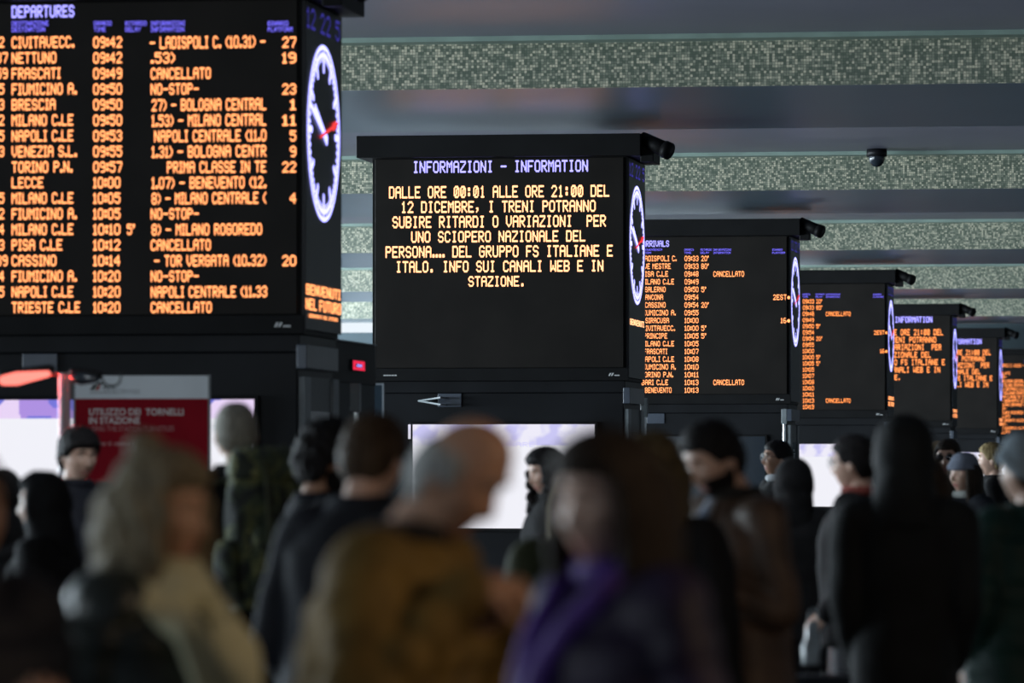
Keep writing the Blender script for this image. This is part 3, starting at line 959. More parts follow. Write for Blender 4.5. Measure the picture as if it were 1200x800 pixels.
def cloth(name, c, rough=0.85, var=0.2, bump=0.25, bscale=45, c2=None, spec=0.3, vscale=7):
    return mat(name, c, rough, spec=spec, var=var, vscale=vscale, bump=bump, bscale=bscale, color2=c2)


def catmull(pts, n):
    pts = [Vector(p) for p in pts]
    P = [pts[0] * 2 - pts[1]] + pts + [pts[-1] * 2 - pts[-2]]
    out = []
    for i in range(1, len(P) - 2):
        for k in range(n):
            t = k / n
            a, b, c, d = P[i - 1], P[i], P[i + 1], P[i + 2]
            out.append(0.5 * ((2 * b) + (c - a) * t + (2 * a - 5 * b + 4 * c - d) * t * t + (3 * b - a - 3 * c + d) * t ** 3))
    out.append(pts[-1])
    return out


def hand(mb, wrist, direction, palm, side, curl=0.5, s=1.0):
    """Palm, four fingers and a thumb; palm is the direction the palm faces, side +1/-1 which way the thumb leaves."""
    d = Vector(direction).normalized(); p = Vector(palm); p = (p - d * p.dot(d)).normalized()
    u = d.cross(p).normalized() * side          # towards the thumb
    w = Vector(wrist)
    L = 0.092 * s
    mb.tube([w - d * 0.02, w + d * 0.02 * s, w + d * 0.06 * s, w + d * L], [0.029 * s, 0.036 * s, 0.044 * s, 0.041 * s], 16, flat=0.40, side=u)
    for k, (off, ln, sp) in enumerate(((0.031, 0.072, 0.16), (0.010, 0.080, 0.04), (-0.011, 0.075, -0.06), (-0.032, 0.060, -0.18))):
        a = w + d * (L - 0.012) + u * off * s
        fd = (d + u * sp * 0.7).normalized()
        pts, ang = [a], 0.12
        for seg in (0.45, 0.32, 0.23):
            ang += curl * (0.75 + 0.08 * k)
            pts.append(pts[-1] + (fd * math.cos(ang) + p * math.sin(ang)) * ln * seg * s)
        mb.tube(pts, [0.0098 * s, 0.0092 * s, 0.0085 * s, 0.0074 * s], 10)
    b = w + d * 0.022 * s + u * 0.030 * s
    t1 = b + (d * 0.55 + u * 0.75 + p * 0.25).normalized() * 0.040 * s
    t2 = t1 + (d * 0.85 + u * 0.25 + p * 0.45 * (0.4 + curl)).normalized() * 0.030 * s
    t3 = t2 + (d * 0.9 - u * 0.05 + p * 0.5 * (0.4 + curl)).normalized() * 0.024 * s
    mb.tube([b - d * 0.01 * s, b, t1, t2, t3], [0.013 * s, 0.0145 * s, 0.0115 * s, 0.0105 * s, 0.0085 * s], 10)
    return w + d * (L + 0.01) + p * 0.03


ARMS = {   # elbow and wrist from the shoulder, x outwards, y back, z up; fingers direction; palm direction
    'down': ((0.060, 0.030, -0.285), (0.075, -0.030, -0.535), (0, -0.15, -1), (-1, 0, 0), 0.35),
    'phone': ((0.045, 0.010, -0.285), (-0.085, -0.225, -0.200), (-0.45, -0.75, 0.45), (-0.35, -0.2, 0.9), 0.55),
    'clasp': ((0.085, 0.030, -0.255), (-0.125, -0.225, -0.105), (-0.85, -0.45, 0.12), (-0.2, 0.55, -0.7), 0.6),
    'high': ((0.070, -0.060, -0.270), (-0.110, -0.250, -0.090), (-0.8, -0.4, 0.25), (0, 0.8, -0.6), 0.6),
    'pocket': ((0.070, 0.040, -0.282), (0.020, -0.115, -0.470), (-0.3, -0.7, -0.7), (-1, 0, 0), 0.5),
    'over': ((0.110, -0.080, -0.235), (-0.050, -0.205, -0.010), (-0.85, -0.35, -0.05), (-0.05, 0.55, -0.85), 0.65),
    'under': ((0.110, -0.070, -0.240), (-0.055, -0.190, -0.075), (-0.80, -0.50, 0.15), (-0.05, 0.75, 0.65), 0.55),
    'low_phone': ((0.060, 0.030, -0.280), (-0.020, -0.150, -0.260), (-0.2, -0.9, 0.25), (-0.2, 0.25, 0.95), 0.6),
    'tuck': ((0.022, 0.030, -0.285), (-0.020, -0.100, -0.500), (-0.3, -0.7, -0.7), (-1, 0, 0), 0.5),
    'strap': ((0.075, 0.020, -0.275), (-0.055, -0.140, -0.085), (-0.35, -0.25, 0.9), (-0.3, 0.9, 0.2), 0.95),
}
HAIR_LINE = {}


def person(label, px, top_py, d, yaw, skin_='fair', hair=None, hair_mat=None, head_yaw=0, head_pitch=0, head_tilt=0, lean=0.0, arms=('down', 'down'),
           coat=None, coat_kind='jacket', hem=0.80, wide=1.0, collar=None, trousers=None, beard=None, hat=None, hat_mat=None, scarf=None, scarf_mat=None,
           glasses=None, hood=None, fem=0.0, voxel=0.0065, shirt=None, group='people in the crowd', puff=0.0, front_band=None):
    ztop = height(top_py, d)
    extra = {'beanie': 0.018, 'cap': 0.018, 'bun': 0.0}.get(hat, 0.0)
    hair_h = {'bald': 0.003, 'crop': 0.008, 'short': 0.018, 'quiff': 0.03, 'curly': 0.035, 'long': 0.02, 'wavy': 0.03, 'fluffy': 0.035, 'ringlets': 0.035, 'long_loose': 0.028, None: 0.0}[hair]
    if hood == 'up':
        extra, hair_h = 0.032, 0.0
    # --- frames
    pivot = Vector((0, 0.012, 1.500))

    def bend(v):
        v = Vector(v)
        if v.z > 0.92:
            v.y -= lean * (v.z - 0.92) ** 1.15
        return v

    HM = Matrix.Translation(pivot) @ Matrix.Rotation(R(head_yaw), 4, 'Z') @ Matrix.Rotation(R(head_pitch), 4, 'X') @ Matrix.Rotation(R(head_tilt), 4, 'Y') @ Matrix.Translation((0, -0.022, 0.131))

    def hx(v):
        return HM @ Vector(v)

    zmax = max(bend(hx(head_point(v, fem))).z for v in DIRS[:900])
    S = ztop / (zmax + (extra or hair_h))

    def fin(v):
        return bend(v) * S

    hc = fin(hx((0, 0, 0)))
    rot = Matrix.Rotation(YAW + R(yaw), 3, 'Z')
    off = rot @ hc
    gx, gy = ground(px, d)
    loc = Vector((gx - off.x, gy - off.y, 0))
    # --- body
    mb = MB()
    mb.add([hx(head_point(v, fem)) for v in DIRS], DFACES)
    for s in (-1, 1):
        e = MB().ball((s * 0.077, 0.012, -0.004), (0.010, 0.019, 0.031), 12)
        e.xf(hx); mb.add(e.v, e.f)
    nb = hx((0, 0.022, -0.075))
    mb.tube([nb, Vector((0, 0.022, 1.50)), Vector((0, 0.026, 1.43))], [0.052 - 0.006 * fem, 0.053 - 0.006 * fem, 0.066], 18)
    mb.loft([(0, 0.01, 0.86, 0.15, 0.10), (0, 0.01, 0.95, 0.155, 0.11), (0, 0.005, 1.10, 0.135, 0.095), (0, 0.005, 1.30, 0.155, 0.105), (0, 0.012, 1.41, 0.145, 0.085), (0, 0.02, 1.46, 0.07, 0.06)], 24)
    hands = []
    arm_paths = []
    for s, kind in ((-1, arms[0]), (1, arms[1])):
        el, wr, fd, pl, cu = ARMS[kind] if isinstance(kind, str) else kind
        sh = Vector((s * 0.172, 0.012, 1.415))
        e = sh + Vector((s * el[0], el[1], el[2])); w_ = sh + Vector((s * wr[0], wr[1], wr[2]))
        path = catmull([sh + Vector((-s * 0.05, 0, 0.0)), sh, sh.lerp(e, 0.5) + Vector((s * 0.005, 0.004, 0)), e, e.lerp(w_, 0.5), w_], 6)
        arm_paths.append((s, path))
        n = len(path)
        mb.tube(path, [0.050 - 0.022 * k / (n - 1) for k in range(n)], 12)
        # thumb side: for the arm's inner/front edge
        g = hand(mb, w_, (s * fd[0], fd[1], fd[2]), (s * pl[0], pl[1], pl[2]), s if kind not in ('clasp', 'high') else s, cu)
        hands.append(g)
    for s in (-1, 1):
        lp = catmull([(s * 0.085, 0.01, 0.90), (s * 0.095, 0.0, 0.70), (s * 0.095, 0.0, 0.50), (s * 0.095, 0.015, 0.30), (s * 0.095, 0.02, 0.09)], 5)
        mb.tube(lp, [0.085 - 0.047 * k / (len(lp) - 1) for k in range(len(lp))], 14)
        mb.tube([(s * 0.095, 0.03, 0.045), (s * 0.098, -0.05, 0.035), (s * 0.102, -0.15, 0.03)], [0.035, 0.036, 0.026], 12)
    me = remeshed(mb, voxel, 2)
    # lips
    HMi = HM.inverted()
    lip = []
    for f in me.polygons:
        q = HMi @ f.center
        lip.append(1 if (q.y < -0.07 and abs(q.x) < 0.024 - 0.0 and -0.081 < q.z < -0.055 and ((q.x / 0.026) ** 2 + ((q.z + 0.0675) / 0.0125) ** 2) < 1) else 0)
    for v in me.vertices:
        v.co = fin(v.co)
    me.materials.clear(); me.materials.append(SKIN[skin_]); me.materials.append(M['lips'])
    me.polygons.foreach_set('material_index', lip)
    root = bpy.data.objects.new('person', me); COL.objects.link(root)
    root.location = loc; root.rotation_euler = (0, 0, YAW + R(yaw))
    tag(root, label, 'person', group)

    def part(name, b, mats, vox=None, it=2, sm=True, parent=root, pre=None, rnd=0.0, rs=9.0, seed=0.0):
        if vox:
            def fn(c):
                if rnd:
                    q = Vector(c) * rs + Vector((seed, seed * 2.3, 0))
                    c = c + noise.noise_vector(q) * rnd
                return fin(c)
            return put(name, remeshed(b, vox, it, fn), mats, parent)
        b.xf(fin)
        return b.build(name, mats, parent, sm)

    sd = px * 0.137 + d
    # --- eyes, brows
    for s in (-1, 1):
        c = head_point(Vector((s * 0.031, -0.088, 0.012)).normalized(), fem)
        b = MB().ball((c.x, c.y + 0.0075, c.z), 0.0118, 14); b.xf(hx)
        e = part('eye', b, M['eye_white'])
        b = MB().ball((c.x, c.y - 0.0010, c.z), (0.0056, 0.0040, 0.0056), 12); b.xf(hx)
        b.xf(fin); b.build('iris', M['iris'], e, True)
        if hair_mat:
            pts = []
            for k in range(7):
                t = k / 6
                x = s * (0.016 + 0.034 * t); z = 0.033 + 0.007 * math.sin(math.pi * min(1, t * 1.15)) - 0.003 * t
                q = head_point(Vector((x, -0.085, z)).normalized(), fem); q.y -= 0.001
                pts.append(hx(q))
            part('eyebrow', MB().tube(pts, [0.0028, 0.004, 0.0042, 0.004, 0.0034, 0.0028, 0.0018], 8), hair_mat)
    # --- hair
    def hairline(p, top=0.062, temple=0.0, nape=-0.075):
        y = p.y
        if y < -0.02:
            return temple + (top - temple) * smooth(-0.02, -0.075, y)
        return temple + (nape - temple) * smooth(0.0, 0.05, y)

    def cap_fn(th, top=0.062, temple=0.0, nape=-0.075, soft=0.012, crown=None):
        def f(p):
            m = smooth(-soft, soft, p.z - hairline(p, top, temple, nape))
            return -0.012 + (0.012 + th * (0.75 + 0.25 * smooth(0.0, 0.10, p.z))) * m
        return f
    if hair and hood != 'up':
        b = MB()
        vox, rnd, rs = 0.008, 0.004, 45
        if hair == 'bald':
            def f(p):
                m = smooth(-0.012, 0.012, p.z - hairline(p, 0.02, -0.01, -0.075)) * smooth(0.075, 0.035, p.z) * smooth(-0.045, -0.015, p.y)
                return -0.012 + (0.012 + 0.011) * m
            b.add(head_shell(f), DFACES)
        elif hair in ('crop', 'short', 'quiff', 'curly'):
            b.add(head_shell(cap_fn(hair_h, 0.060 if hair != 'quiff' else 0.05)), DFACES)
            if hair == 'quiff':
                for k in range(15):
                    x = -0.055 + 0.11 * k / 14
                    q = head_point(Vector((x, -0.075, 0.072)).normalized())
                    b.tube([q + Vector((0, 0.045, 0.030)), q + Vector((0, 0.012, 0.020)), q + Vector((0.004, -0.008, -0.006)), q + Vector((0.006, -0.008, -0.026))], [0.014, 0.014, 0.010, 0.004], 8)
            if hair == 'curly':
                rnd_ = random.Random(int(px))
                for v in DIRS[::3]:
                    p = head_point(v)
                    if p.z > hairline(p) + 0.015 and rnd_.random() < 0.7:
                        b.ball(p * (1.16 + 0.16 * rnd_.random()), 0.013 + 0.010 * rnd_.random(), 8)
                rnd = 0.006
        else:
            vol = {'long': 0.018, 'wavy': 0.028, 'fluffy': 0.036, 'ringlets': 0.030, 'long_loose': 0.030}[hair]
            b.add(head_shell(cap_fn(vol, 0.066, 0.015, -0.10)), DFACES)
            ln = {'long': 0.26, 'wavy': 0.24, 'fluffy': 0.12, 'ringlets': 0.24, 'long_loose': 0.32}[hair]
            rnd_ = random.Random(int(px) + 5)
            # locks falling round the sides and the back
            N = 26
            for k in range(N):
                a = math.pi * (-0.16 + 1.32 * k / (N - 1))
                x, y = math.cos(a), math.sin(a)
                fr = smooth(-0.1, 0.3, y)
                rr = 1.0 + vol / 0.085
                p0 = Vector((x * 0.050, y * 0.06 + 0.004, 0.085 + vol * 0.6)); p1 = Vector((x * HA * rr, y * HB * rr * 0.95 + 0.008, 0.02))
                p2 = Vector((x * (HA * rr + 0.008), y * HB * rr * 0.95 + 0.008, -0.075)); l = ln * (0.85 + 0.3 * rnd_.random())
                p3 = Vector((x * (HA * rr - (0.0 if hair != 'fluffy' else 0.012)), y * HB * rr * 0.9 + 0.012, -0.075 - l * 0.55)); p4 = Vector((x * HA * (0.95 if hair != 'fluffy' else 0.8), y * HB * 0.85 + 0.012, -0.075 - l))
                if hair == 'ringlets' and y < 0.75:
                    p2.y -= 0.015; p3.y -= 0.055; p4.y -= 0.105; p4.x *= 1.15
                pts = catmull([p0, p1, p2, p3, p4], 7)
                if hair in ('wavy', 'ringlets', 'fluffy'):
                    ph = rnd_.random() * 6; am = {'wavy': 0.008, 'ringlets': 0.016, 'fluffy': 0.007}[hair]; fr_ = {'wavy': 0.9, 'ringlets': 1.5, 'fluffy': 0.9}[hair]
                    pts = [q + Vector((math.cos(ph + fr_ * i), math.sin(ph + fr_ * i), 0)) * am * min(1, i / 8) for i, q in enumerate(pts)]
                b.tube(pts, [0.014 + 0.006 * math.sin(math.pi * min(1, i / (len(pts) - 1))) - 0.010 * (i / (len(pts) - 1)) ** 3 for i in range(len(pts))], 8)
            rnd = 0.004
            if hat == 'bun':
                b.ball((0, 0.055, 0.150), (0.042, 0.042, 0.036), 16)
                b.ring((0, 0.050, 0.128), 0.028, 0.012, 'z')
        b.xf(hx)
        ho = part('hair', b, hair_mat, vox, 1, rnd=rnd, rs=rs, seed=sd)
    if beard:
        def f(p):
            jaw = smooth(-0.020, -0.045, p.z - 0.25 * smooth(-0.03, 0.01, p.y) * 0.1) * smooth(0.030, 0.005, p.y)
            mouth = gauss(p.x, p.z, 0, -0.0675, 0.024, 0.010) * (1 if p.y < 0 else 0)
            nose = gauss(p.x, p.z, 0, -0.03, 0.022, 0.020) * (1 if p.y < 0 else 0)
            return -0.010 + 0.016 * jaw * (1 - min(1, mouth * 1.2)) * (1 - min(1, nose * 1.3))
        b = MB(); b.add(head_shell(f), DFACES); b.xf(hx)
        part('beard', b, beard, 0.006, 1, rnd=0.002, rs=70, seed=sd)
    # --- glasses
    if glasses:
        gl = MB(); ls = MB()
        for s in (-1, 1):
            gl.ring((s * 0.033, -0.104, 0.010), 0.0215, 0.0022, 'y', 24, 6, sx=1.15)
            gl.tube([(s * 0.058, -0.103, 0.016), (s * 0.079, -0.085, 0.016), (s * 0.083, 0.0, 0.014), (s * 0.080, 0.025, 0.002)], 0.0024, 6)
            ls.loft([(s * 0.033, 0.010, -0.1055, 0.0245, 0.021), (s * 0.033, 0.010, -0.1035, 0.0245, 0.021)], 20)
        gl.tube([(-0.010, -0.105, 0.014), (0, -0.108, 0.017), (0.010, -0.105, 0.014)], 0.0022, 6)
        ls.v = [(x, z, y) for x, y, z in ls.v]
        gl.xf(hx); go = part('glasses', gl, M['frame'])
        if glasses == 'sun':
            ls.xf(hx); ls.xf(fin); ls.build('lens', M['lens_dark'], go, True)
    # --- hats and hoods
    if hat == 'beanie':
        def f(p):
            z = p.z - (0.030 - 0.055 * smooth(-0.05, 0.06, p.y))
            m = smooth(-0.006, 0.006, z)
            rib = 0.0016 * math.sin(math.atan2(p.y, p.x) * 40)
            return -0.012 + (0.030 + 0.014 * smooth(0.06, 0.12, p.z) + rib) * m + 0.007 * m * smooth(0.045, 0.035, z)
        b = MB(); b.add(head_shell(f), DFACES); b.xf(hx)
        part('beanie', b, hat_mat)
    if hat == 'cap':
        def f(p):
            z = p.z - (0.045 - 0.045 * smooth(-0.05, 0.06, p.y))
            return -0.012 + 0.030 * smooth(-0.006, 0.006, z)
        b = MB(); b.add(head_shell(f), DFACES)
        b.loft([(0, -0.115, 0.046, 0.066, 0.055), (0, -0.118, 0.052, 0.066, 0.055)], 24)
        b.xf(hx); part('cap', b, hat_mat, 0.006, 1)
    if hood == 'up':
        def f(p):
            op = smooth(-0.03, -0.075, p.y) * smooth(0.085, 0.055, p.z)
            return 0.034 - 0.055 * op
        b = MB(); b.add(head_shell(f), DFACES)
        b.xf(hx)
        b.loft([(0, 0.03, 1.40, 0.14, 0.10), (0, 0.03, 1.48, 0.115, 0.105), (0, 0.02, 1.56, 0.105, 0.105)], 24)
        b.tube([(0, 0.03, 1.50), hx((0, 0.03, -0.05))], [0.11, 0.10], 20)
        part('hood', b, coat, 0.010, 3, rnd=0.008, rs=14, seed=sd)
    if hood == 'down':
        b = MB()
        b.ball((0, 0.115, 1.455), (0.105, 0.055, 0.075), 20)
        b.ring((0, 0.035, 1.475), 0.082, 0.028, 'z', 28, 10)
        part('hood', b, collar or coat, 0.010, 2, rnd=0.010, rs=14, seed=sd)
    # --- coat
    if coat:
        b = MB()
        k = wide
        lv = [(0, 0.0, hem, 0.205 * k, 0.155 * k), (0, 0.0, hem + 0.04, 0.21 * k, 0.16 * k), (0, 0.005, 0.98, 0.200 * k, 0.15 * k), (0, 0.0, 1.12, 0.195 * k, 0.15 * k), (0, -0.004, 1.27, 0.205 * k, 0.155 * k),
              (0, 0.005, 1.37, 0.200 * k, 0.135 * k), (0, 0.012, 1.43, 0.165 * k, 0.110), (0, 0.018, 1.475, 0.100, 0.085), (0, 0.016, 1.505, 0.080, 0.078)]
        lv = [l for i, l in enumerate(lv) if i < 2 or l[2] > hem + 0.06]
        dense = []
        for a, c in zip(lv, lv[1:]):
            m_ = max(1, int((c[2] - a[2]) / 0.011))
            for i in range(m_):
                t = i / m_; dense.append([a[j] + (c[j] - a[j]) * t for j in range(5)])
        dense.append(list(lv[-1]))
        if puff:
            for l in dense:
                if l[2] < 1.46:
                    q = puff * (abs(math.sin(math.pi * (l[2] - hem) / 0.085)) ** 0.6 - 0.5)
                    l[3] += q; l[4] += q
        b.loft(dense, 36)
        for s, path in arm_paths:
            path = catmull(path[::3] if (len(path) - 1) % 3 == 0 else path[::3] + [path[-1]], 8)
            n = len(path)
            rr = []
            acc = 0.0
            for i in range(n):
                if i:
                    acc += (path[i] - path[i - 1]).length
                t = i / (n - 1)
                r = (0.088 - 0.040 * t) * (0.85 + 0.15 * k)
                if puff:
                    r += puff * (abs(math.sin(math.pi * acc / 0.08)) ** 0.6 - 0.4)
                rr.append(r)
            b.tube(path[:-3], rr[:-3], 18)
        if collar is None:
            b.ring((0, 0.014, 1.500), 0.074, 0.022, 'z', 30, 10)
        co = part('coat', b, coat, 0.010, 2, rnd=0.012, rs=8, seed=sd)
        if collar is not None and hood != 'down':
            cb = MB().ring((0, 0.012, 1.505), 0.072, 0.026, 'z', 30, 10)
            part('collar', cb, collar, 0.009, 2, rnd=0.006, rs=14, seed=sd)
        if shirt:
            sb = MB()
            yq = -0.165 * k
            sb.tube([(0, -0.085, 1.475), (0, yq + 0.03, 1.40), (0, yq + 0.004, 1.28), (0, yq + 0.008, 1.10)], [0.030, 0.040, 0.045, 0.045], 14, flat=0.4, side=(1, 0, 0))
            part('shirt_front', sb, shirt, 0.008, 1)
    if scarf:
        b = MB()
        b.ring((0, 0.006, 1.500), 0.078, 0.036, 'z', 36, 12)
        b.ring((0, -0.004, 1.455), 0.098, 0.040, 'z', 36, 12)
        if scarf == 'draped':
            b.tube([(-0.12, -0.06, 1.455), (-0.08, -0.145, 1.38), (-0.035, -0.190, 1.25), (-0.02, -0.195, 1.05), (-0.02, -0.19, 0.86)], [0.05, 0.075, 0.085, 0.085, 0.08], 18, flat=0.40, side=(1, 0, 0))
            b.tube([(0.12, -0.06, 1.455), (0.085, -0.145, 1.37), (0.045, -0.195, 1.22), (0.04, -0.195, 1.02), (0.05, -0.19, 0.88)], [0.05, 0.075, 0.080, 0.080, 0.07], 18, flat=0.40, side=(1, 0, 0))
        part('scarf', b, scarf_mat, 0.010, 2, rnd=0.018, rs=11, seed=sd)
    if front_band:  # tubes added for the highlight along the coat's front edge
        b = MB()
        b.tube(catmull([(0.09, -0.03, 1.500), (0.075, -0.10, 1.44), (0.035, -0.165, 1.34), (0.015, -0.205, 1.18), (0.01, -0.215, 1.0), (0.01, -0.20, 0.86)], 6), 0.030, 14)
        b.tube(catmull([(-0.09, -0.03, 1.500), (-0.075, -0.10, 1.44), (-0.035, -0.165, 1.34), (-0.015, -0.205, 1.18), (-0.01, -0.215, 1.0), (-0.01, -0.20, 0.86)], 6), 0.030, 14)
        part('front_edge_highlight', b, front_band, 0.010, 2, rnd=0.010, rs=11, seed=sd)
    # --- trousers and shoes
    tm = trousers or TROUSER
    b = MB()
    b.loft([(0, 0.01, 0.82, 0.16, 0.12), (0, 0.01, 0.98, 0.165, 0.12)], 24)
    for s in (-1, 1):
        lp = catmull([(s * 0.085, 0.01, 0.90), (s * 0.095, 0.0, 0.70), (s * 0.096, -0.005, 0.50), (s * 0.096, 0.012, 0.30), (s * 0.096, 0.02, 0.075)], 5)
        b.tube(lp, [0.100 - 0.040 * q / (len(lp) - 1) for q in range(len(lp))], 16)
    part('trousers', b, tm, 0.014, 2, rnd=0.010, rs=10, seed=sd)
    for s in (-1, 1):
        b = MB().tube([(s * 0.095, 0.045, 0.055), (s * 0.098, -0.05, 0.048), (s * 0.102, -0.17, 0.038)], [0.048, 0.046, 0.036], 16)
        b.v = [(x, y, max(0.012, z)) for x, y, z in b.v]
        b.box((s * 0.098 - 0.045, -0.19, 0.0), (s * 0.098 + 0.045, 0.085, 0.016), 0.006)
        part('shoe', b, M['shoe'])
    Mw = Matrix.Translation(loc) @ rot.to_4x4()
    root_info = {'root': root, 'hands': [Mw @ fin(h) for h in hands], 'S': S, 'M': Mw, 'fin': fin}
    return root_info


TROUSER = cloth('dark_trousers', (0.02, 0.021, 0.026))
C = {
    'green_black': cloth('green_black_puffer', (0.020, 0.026, 0.022), 0.38, 0.2, 0.15, 30, spec=0.6),
    'ochre': cloth('ochre_jacket', (0.17, 0.105, 0.026), 0.7, 0.3, 0.2, 30, spec=0.2),
    'purple': cloth('purple_coat', (0.018, 0.011, 0.034), 0.6, 0.3, 0.2, 30, spec=0.3),
    'black': cloth('black_coat', (0.0055, 0.0055, 0.0065), 0.9),
    'navy': cloth('navy_coat', (0.006, 0.0075, 0.0125), 0.85),
    'black_blue': cloth('blue_black_jacket', (0.009, 0.010, 0.017), 0.7),
    'olive': cloth('olive_coat', (0.040, 0.044, 0.018), 0.8),
    'brown': cloth('brown_leather_jacket', (0.085, 0.050, 0.032), 0.55, 0.25, 0.2, 35, spec=0.4),
    'charcoal': cloth('charcoal_long_coat', (0.009, 0.0105, 0.0115), 0.8),
    'beige': cloth('beige_grey_coat', (0.16, 0.135, 0.105), 0.85),
    'bottle': cloth('bottle_green_jacket', (0.008, 0.034, 0.028), 0.6),
    'purple_highlight': cloth('purple_collar_highlight', (0.085, 0.035, 0.23), 0.6),  # lighter purple carries the highlight on collar and front edge
    'dark_collar': cloth('dark_knit', (0.022, 0.020, 0.018), 0.9),
    'red_knit': cloth('red_knit', (0.20, 0.045, 0.035), 0.9),
    'cream': cloth('cream_knit', (0.56, 0.55, 0.37), 0.9, 0.12, 0.5, 55),
    'white': cloth('white_cotton', (0.55, 0.58, 0.60), 0.8, 0.05),
    'grey_fur': cloth('pale_fur', (0.36, 0.37, 0.35), 0.95, 0.3, 0.8, 90),
    'beanie_grey': cloth('blue_grey_knit', (0.20, 0.24, 0.27), 0.95, 0.12, 0.5, 70),
    'beanie_slate': cloth('slate_knit', (0.17, 0.19, 0.24), 0.95, 0.12, 0.5, 70),
    'cap_brown': cloth('brown_felt', (0.13, 0.09, 0.05), 0.95),
    'plaid': cloth('pale_check_shirt', (0.36, 0.38, 0.42), 0.85, c2=(0.10, 0.13, 0.20), vscale=30),
}
H = {
    'black': hairmat('black_hair', (0.016, 0.014, 0.014), (0.008, 0.007, 0.008)),
    'brown': hairmat('brown_hair', (0.060, 0.038, 0.022), (0.028, 0.017, 0.010)),
    'dark': hairmat('dark_brown_hair', (0.034, 0.024, 0.017), (0.016, 0.011, 0.008)),
    'grey': hairmat('grey_hair', (0.42, 0.43, 0.42), (0.22, 0.22, 0.21)),
    'ash': hairmat('ash_blonde_hair', (0.24, 0.20, 0.13), (0.11, 0.09, 0.06)),
    'blond': hairmat('blonde_hair', (0.28, 0.21, 0.10), (0.13, 0.09, 0.04)),
    'umber': hairmat('golden_brown_hair', (0.13, 0.095, 0.045), (0.06, 0.042, 0.02)),
    'silver': hairmat('silver_hair', (0.34, 0.32, 0.27), (0.20, 0.19, 0.16)),
}
# nearest row
P1 = person('woman with fluffy ash blonde hair, cream scarf and dark shiny puffer, at the left front', 190, 522, 10.5, 58, 'warm', 'fluffy', H['ash'], head_yaw=5, arms=('down', 'pocket'), coat=C['green_black'], puff=0.020, wide=1.08, hat='bun', scarf='draped', scarf_mat=C['cream'], fem=1, head_pitch=4)
P2 = person('balding man in ochre jacket with raised hands, head bowed, centre front', 535, 489, 9.9, 68, 'warm', 'bald', H['grey'], head_pitch=26, head_yaw=0, lean=0.20, arms=('over', 'under'), coat=C['ochre'], puff=0.016, wide=1.10, collar=C['dark_collar'], voxel=0.0048)
P3 = person('woman in purple coat with long loose dark hair facing left, beside the man in ochre', 712, 500, 9.1, -60, 'fair', 'long_loose', H['dark'], head_pitch=6, head_yaw=14, arms=('pocket', 'pocket'), coat=C['purple'], puff=0.014, wide=1.10, collar=C['purple_highlight'], fem=1, front_band=C['purple_highlight'])
PE = person('person in dark puffer jacket cut off by the left edge of the picture', -50, 520, 9.3, 35, 'warm', 'short', H['dark'], arms=('down', 'phone'), coat=C['black_blue'], puff=0.018, wide=1.1)
P10 = person('bearded man in brown jacket over pale check shirt looking down at left', 838, 490, 17, -60, 'fair', 'short', H['black'], head_pitch=22, lean=0.06, arms=('phone', 'phone'), coat=C['brown'], wide=1.0, beard=H['black'], shirt=C['plaid'], collar=C['dark_collar'])
P13 = person('person in long charcoal coat with the hood up, seen from behind', 1060, 485, 17.5, 176, 'fair', None, None, arms=('tuck', 'tuck'), coat=C['charcoal'], hem=0.42, wide=0.88, hood='up')
P17 = person('person in bottle green jacket and grey knitted beanie at the right edge', 1203, 509, 18.2, -150, 'fair', 'crop', H['brown'], head_yaw=8, arms=('pocket', 'pocket'), coat=C['bottle'], wide=1.18, hat='beanie', hat_mat=C['beanie_grey'], puff=0.010)
P18 = person('brown-haired person in beige coat squeezed between hooded figure and green jacket', 1083, 529, 19.3, 165, 'fair', 'long', H['brown'], arms=('down', 'down'), coat=C['beige'], hem=0.6, fem=1, wide=1.2)
# middle rows
P4 = person('young man with dark fringe and black jacket in front of the red notice board', 92, 498, 25.5, 34, 'fair', 'quiff', H['black'], head_pitch=8, arms=('down', 'down'), coat=C['black_blue'], wide=1.05, hood='down')
P0 = person('person in black hooded jacket in front of the white screen at the far left', 50, 551, 20, -105, 'fair', None, None, arms=('low_phone', 'pocket'), coat=C['black'], hood='up', wide=1.12)
P0b = person('broad person in black hooded coat beyond the phone holder at far left', 2, 549, 22.3, 178, 'fair', None, None, arms=('pocket', 'pocket'), coat=C['black'], hood='up', wide=1.25)
P5 = person('grey-haired man seen from behind wearing the camouflage backpack', 276, 471, 21, -152, 'warm', 'crop', H['silver'], arms=('strap', 'strap'), coat=C['black'], wide=1.06, head_yaw=-14, hood='down')
P6 = person('dark curly-haired bearded man facing right beside the grey column panel', 384, 493, 19, 108, 'tan', 'curly', H['black'], head_pitch=8, arms=('phone', 'phone'), coat=C['navy'], beard=H['black'])
P7 = person('dark-haired person in navy coat turned away behind the man in ochre', 436, 482, 14.5, 155, 'fair', 'short', H['brown'], arms=('pocket', 'pocket'), coat=C['navy'], wide=1.15, head_pitch=14, lean=0.06)
P8 = person('woman with black ringlets in profile against the lavender screen', 640, 521, 28, -62, 'fair', 'ringlets', H['black'], head_pitch=14, arms=('down', 'down'), coat=C['black'], fem=1)
P9 = person('blonde person in olive coat turned away in front of the lavender screen', 676, 541, 16.5, -165, 'fair', 'long', H['blond'], arms=('down', 'down'), coat=C['olive'], fem=1)
P3b = person('fair brown-haired person behind the woman in purple', 764, 503, 16, 172, 'fair', 'wavy', H['umber'], arms=('down', 'down'), coat=C['black'], fem=1, wide=0.85)
P12 = person('dark-haired man with spectacles and red collar facing away to the left', 1001, 508, 23.5, -112, 'fair', 'short', H['black'], arms=('pocket', 'pocket'), coat=C['black'], wide=1.12, glasses='clear', collar=C['red_knit'], head_pitch=4)
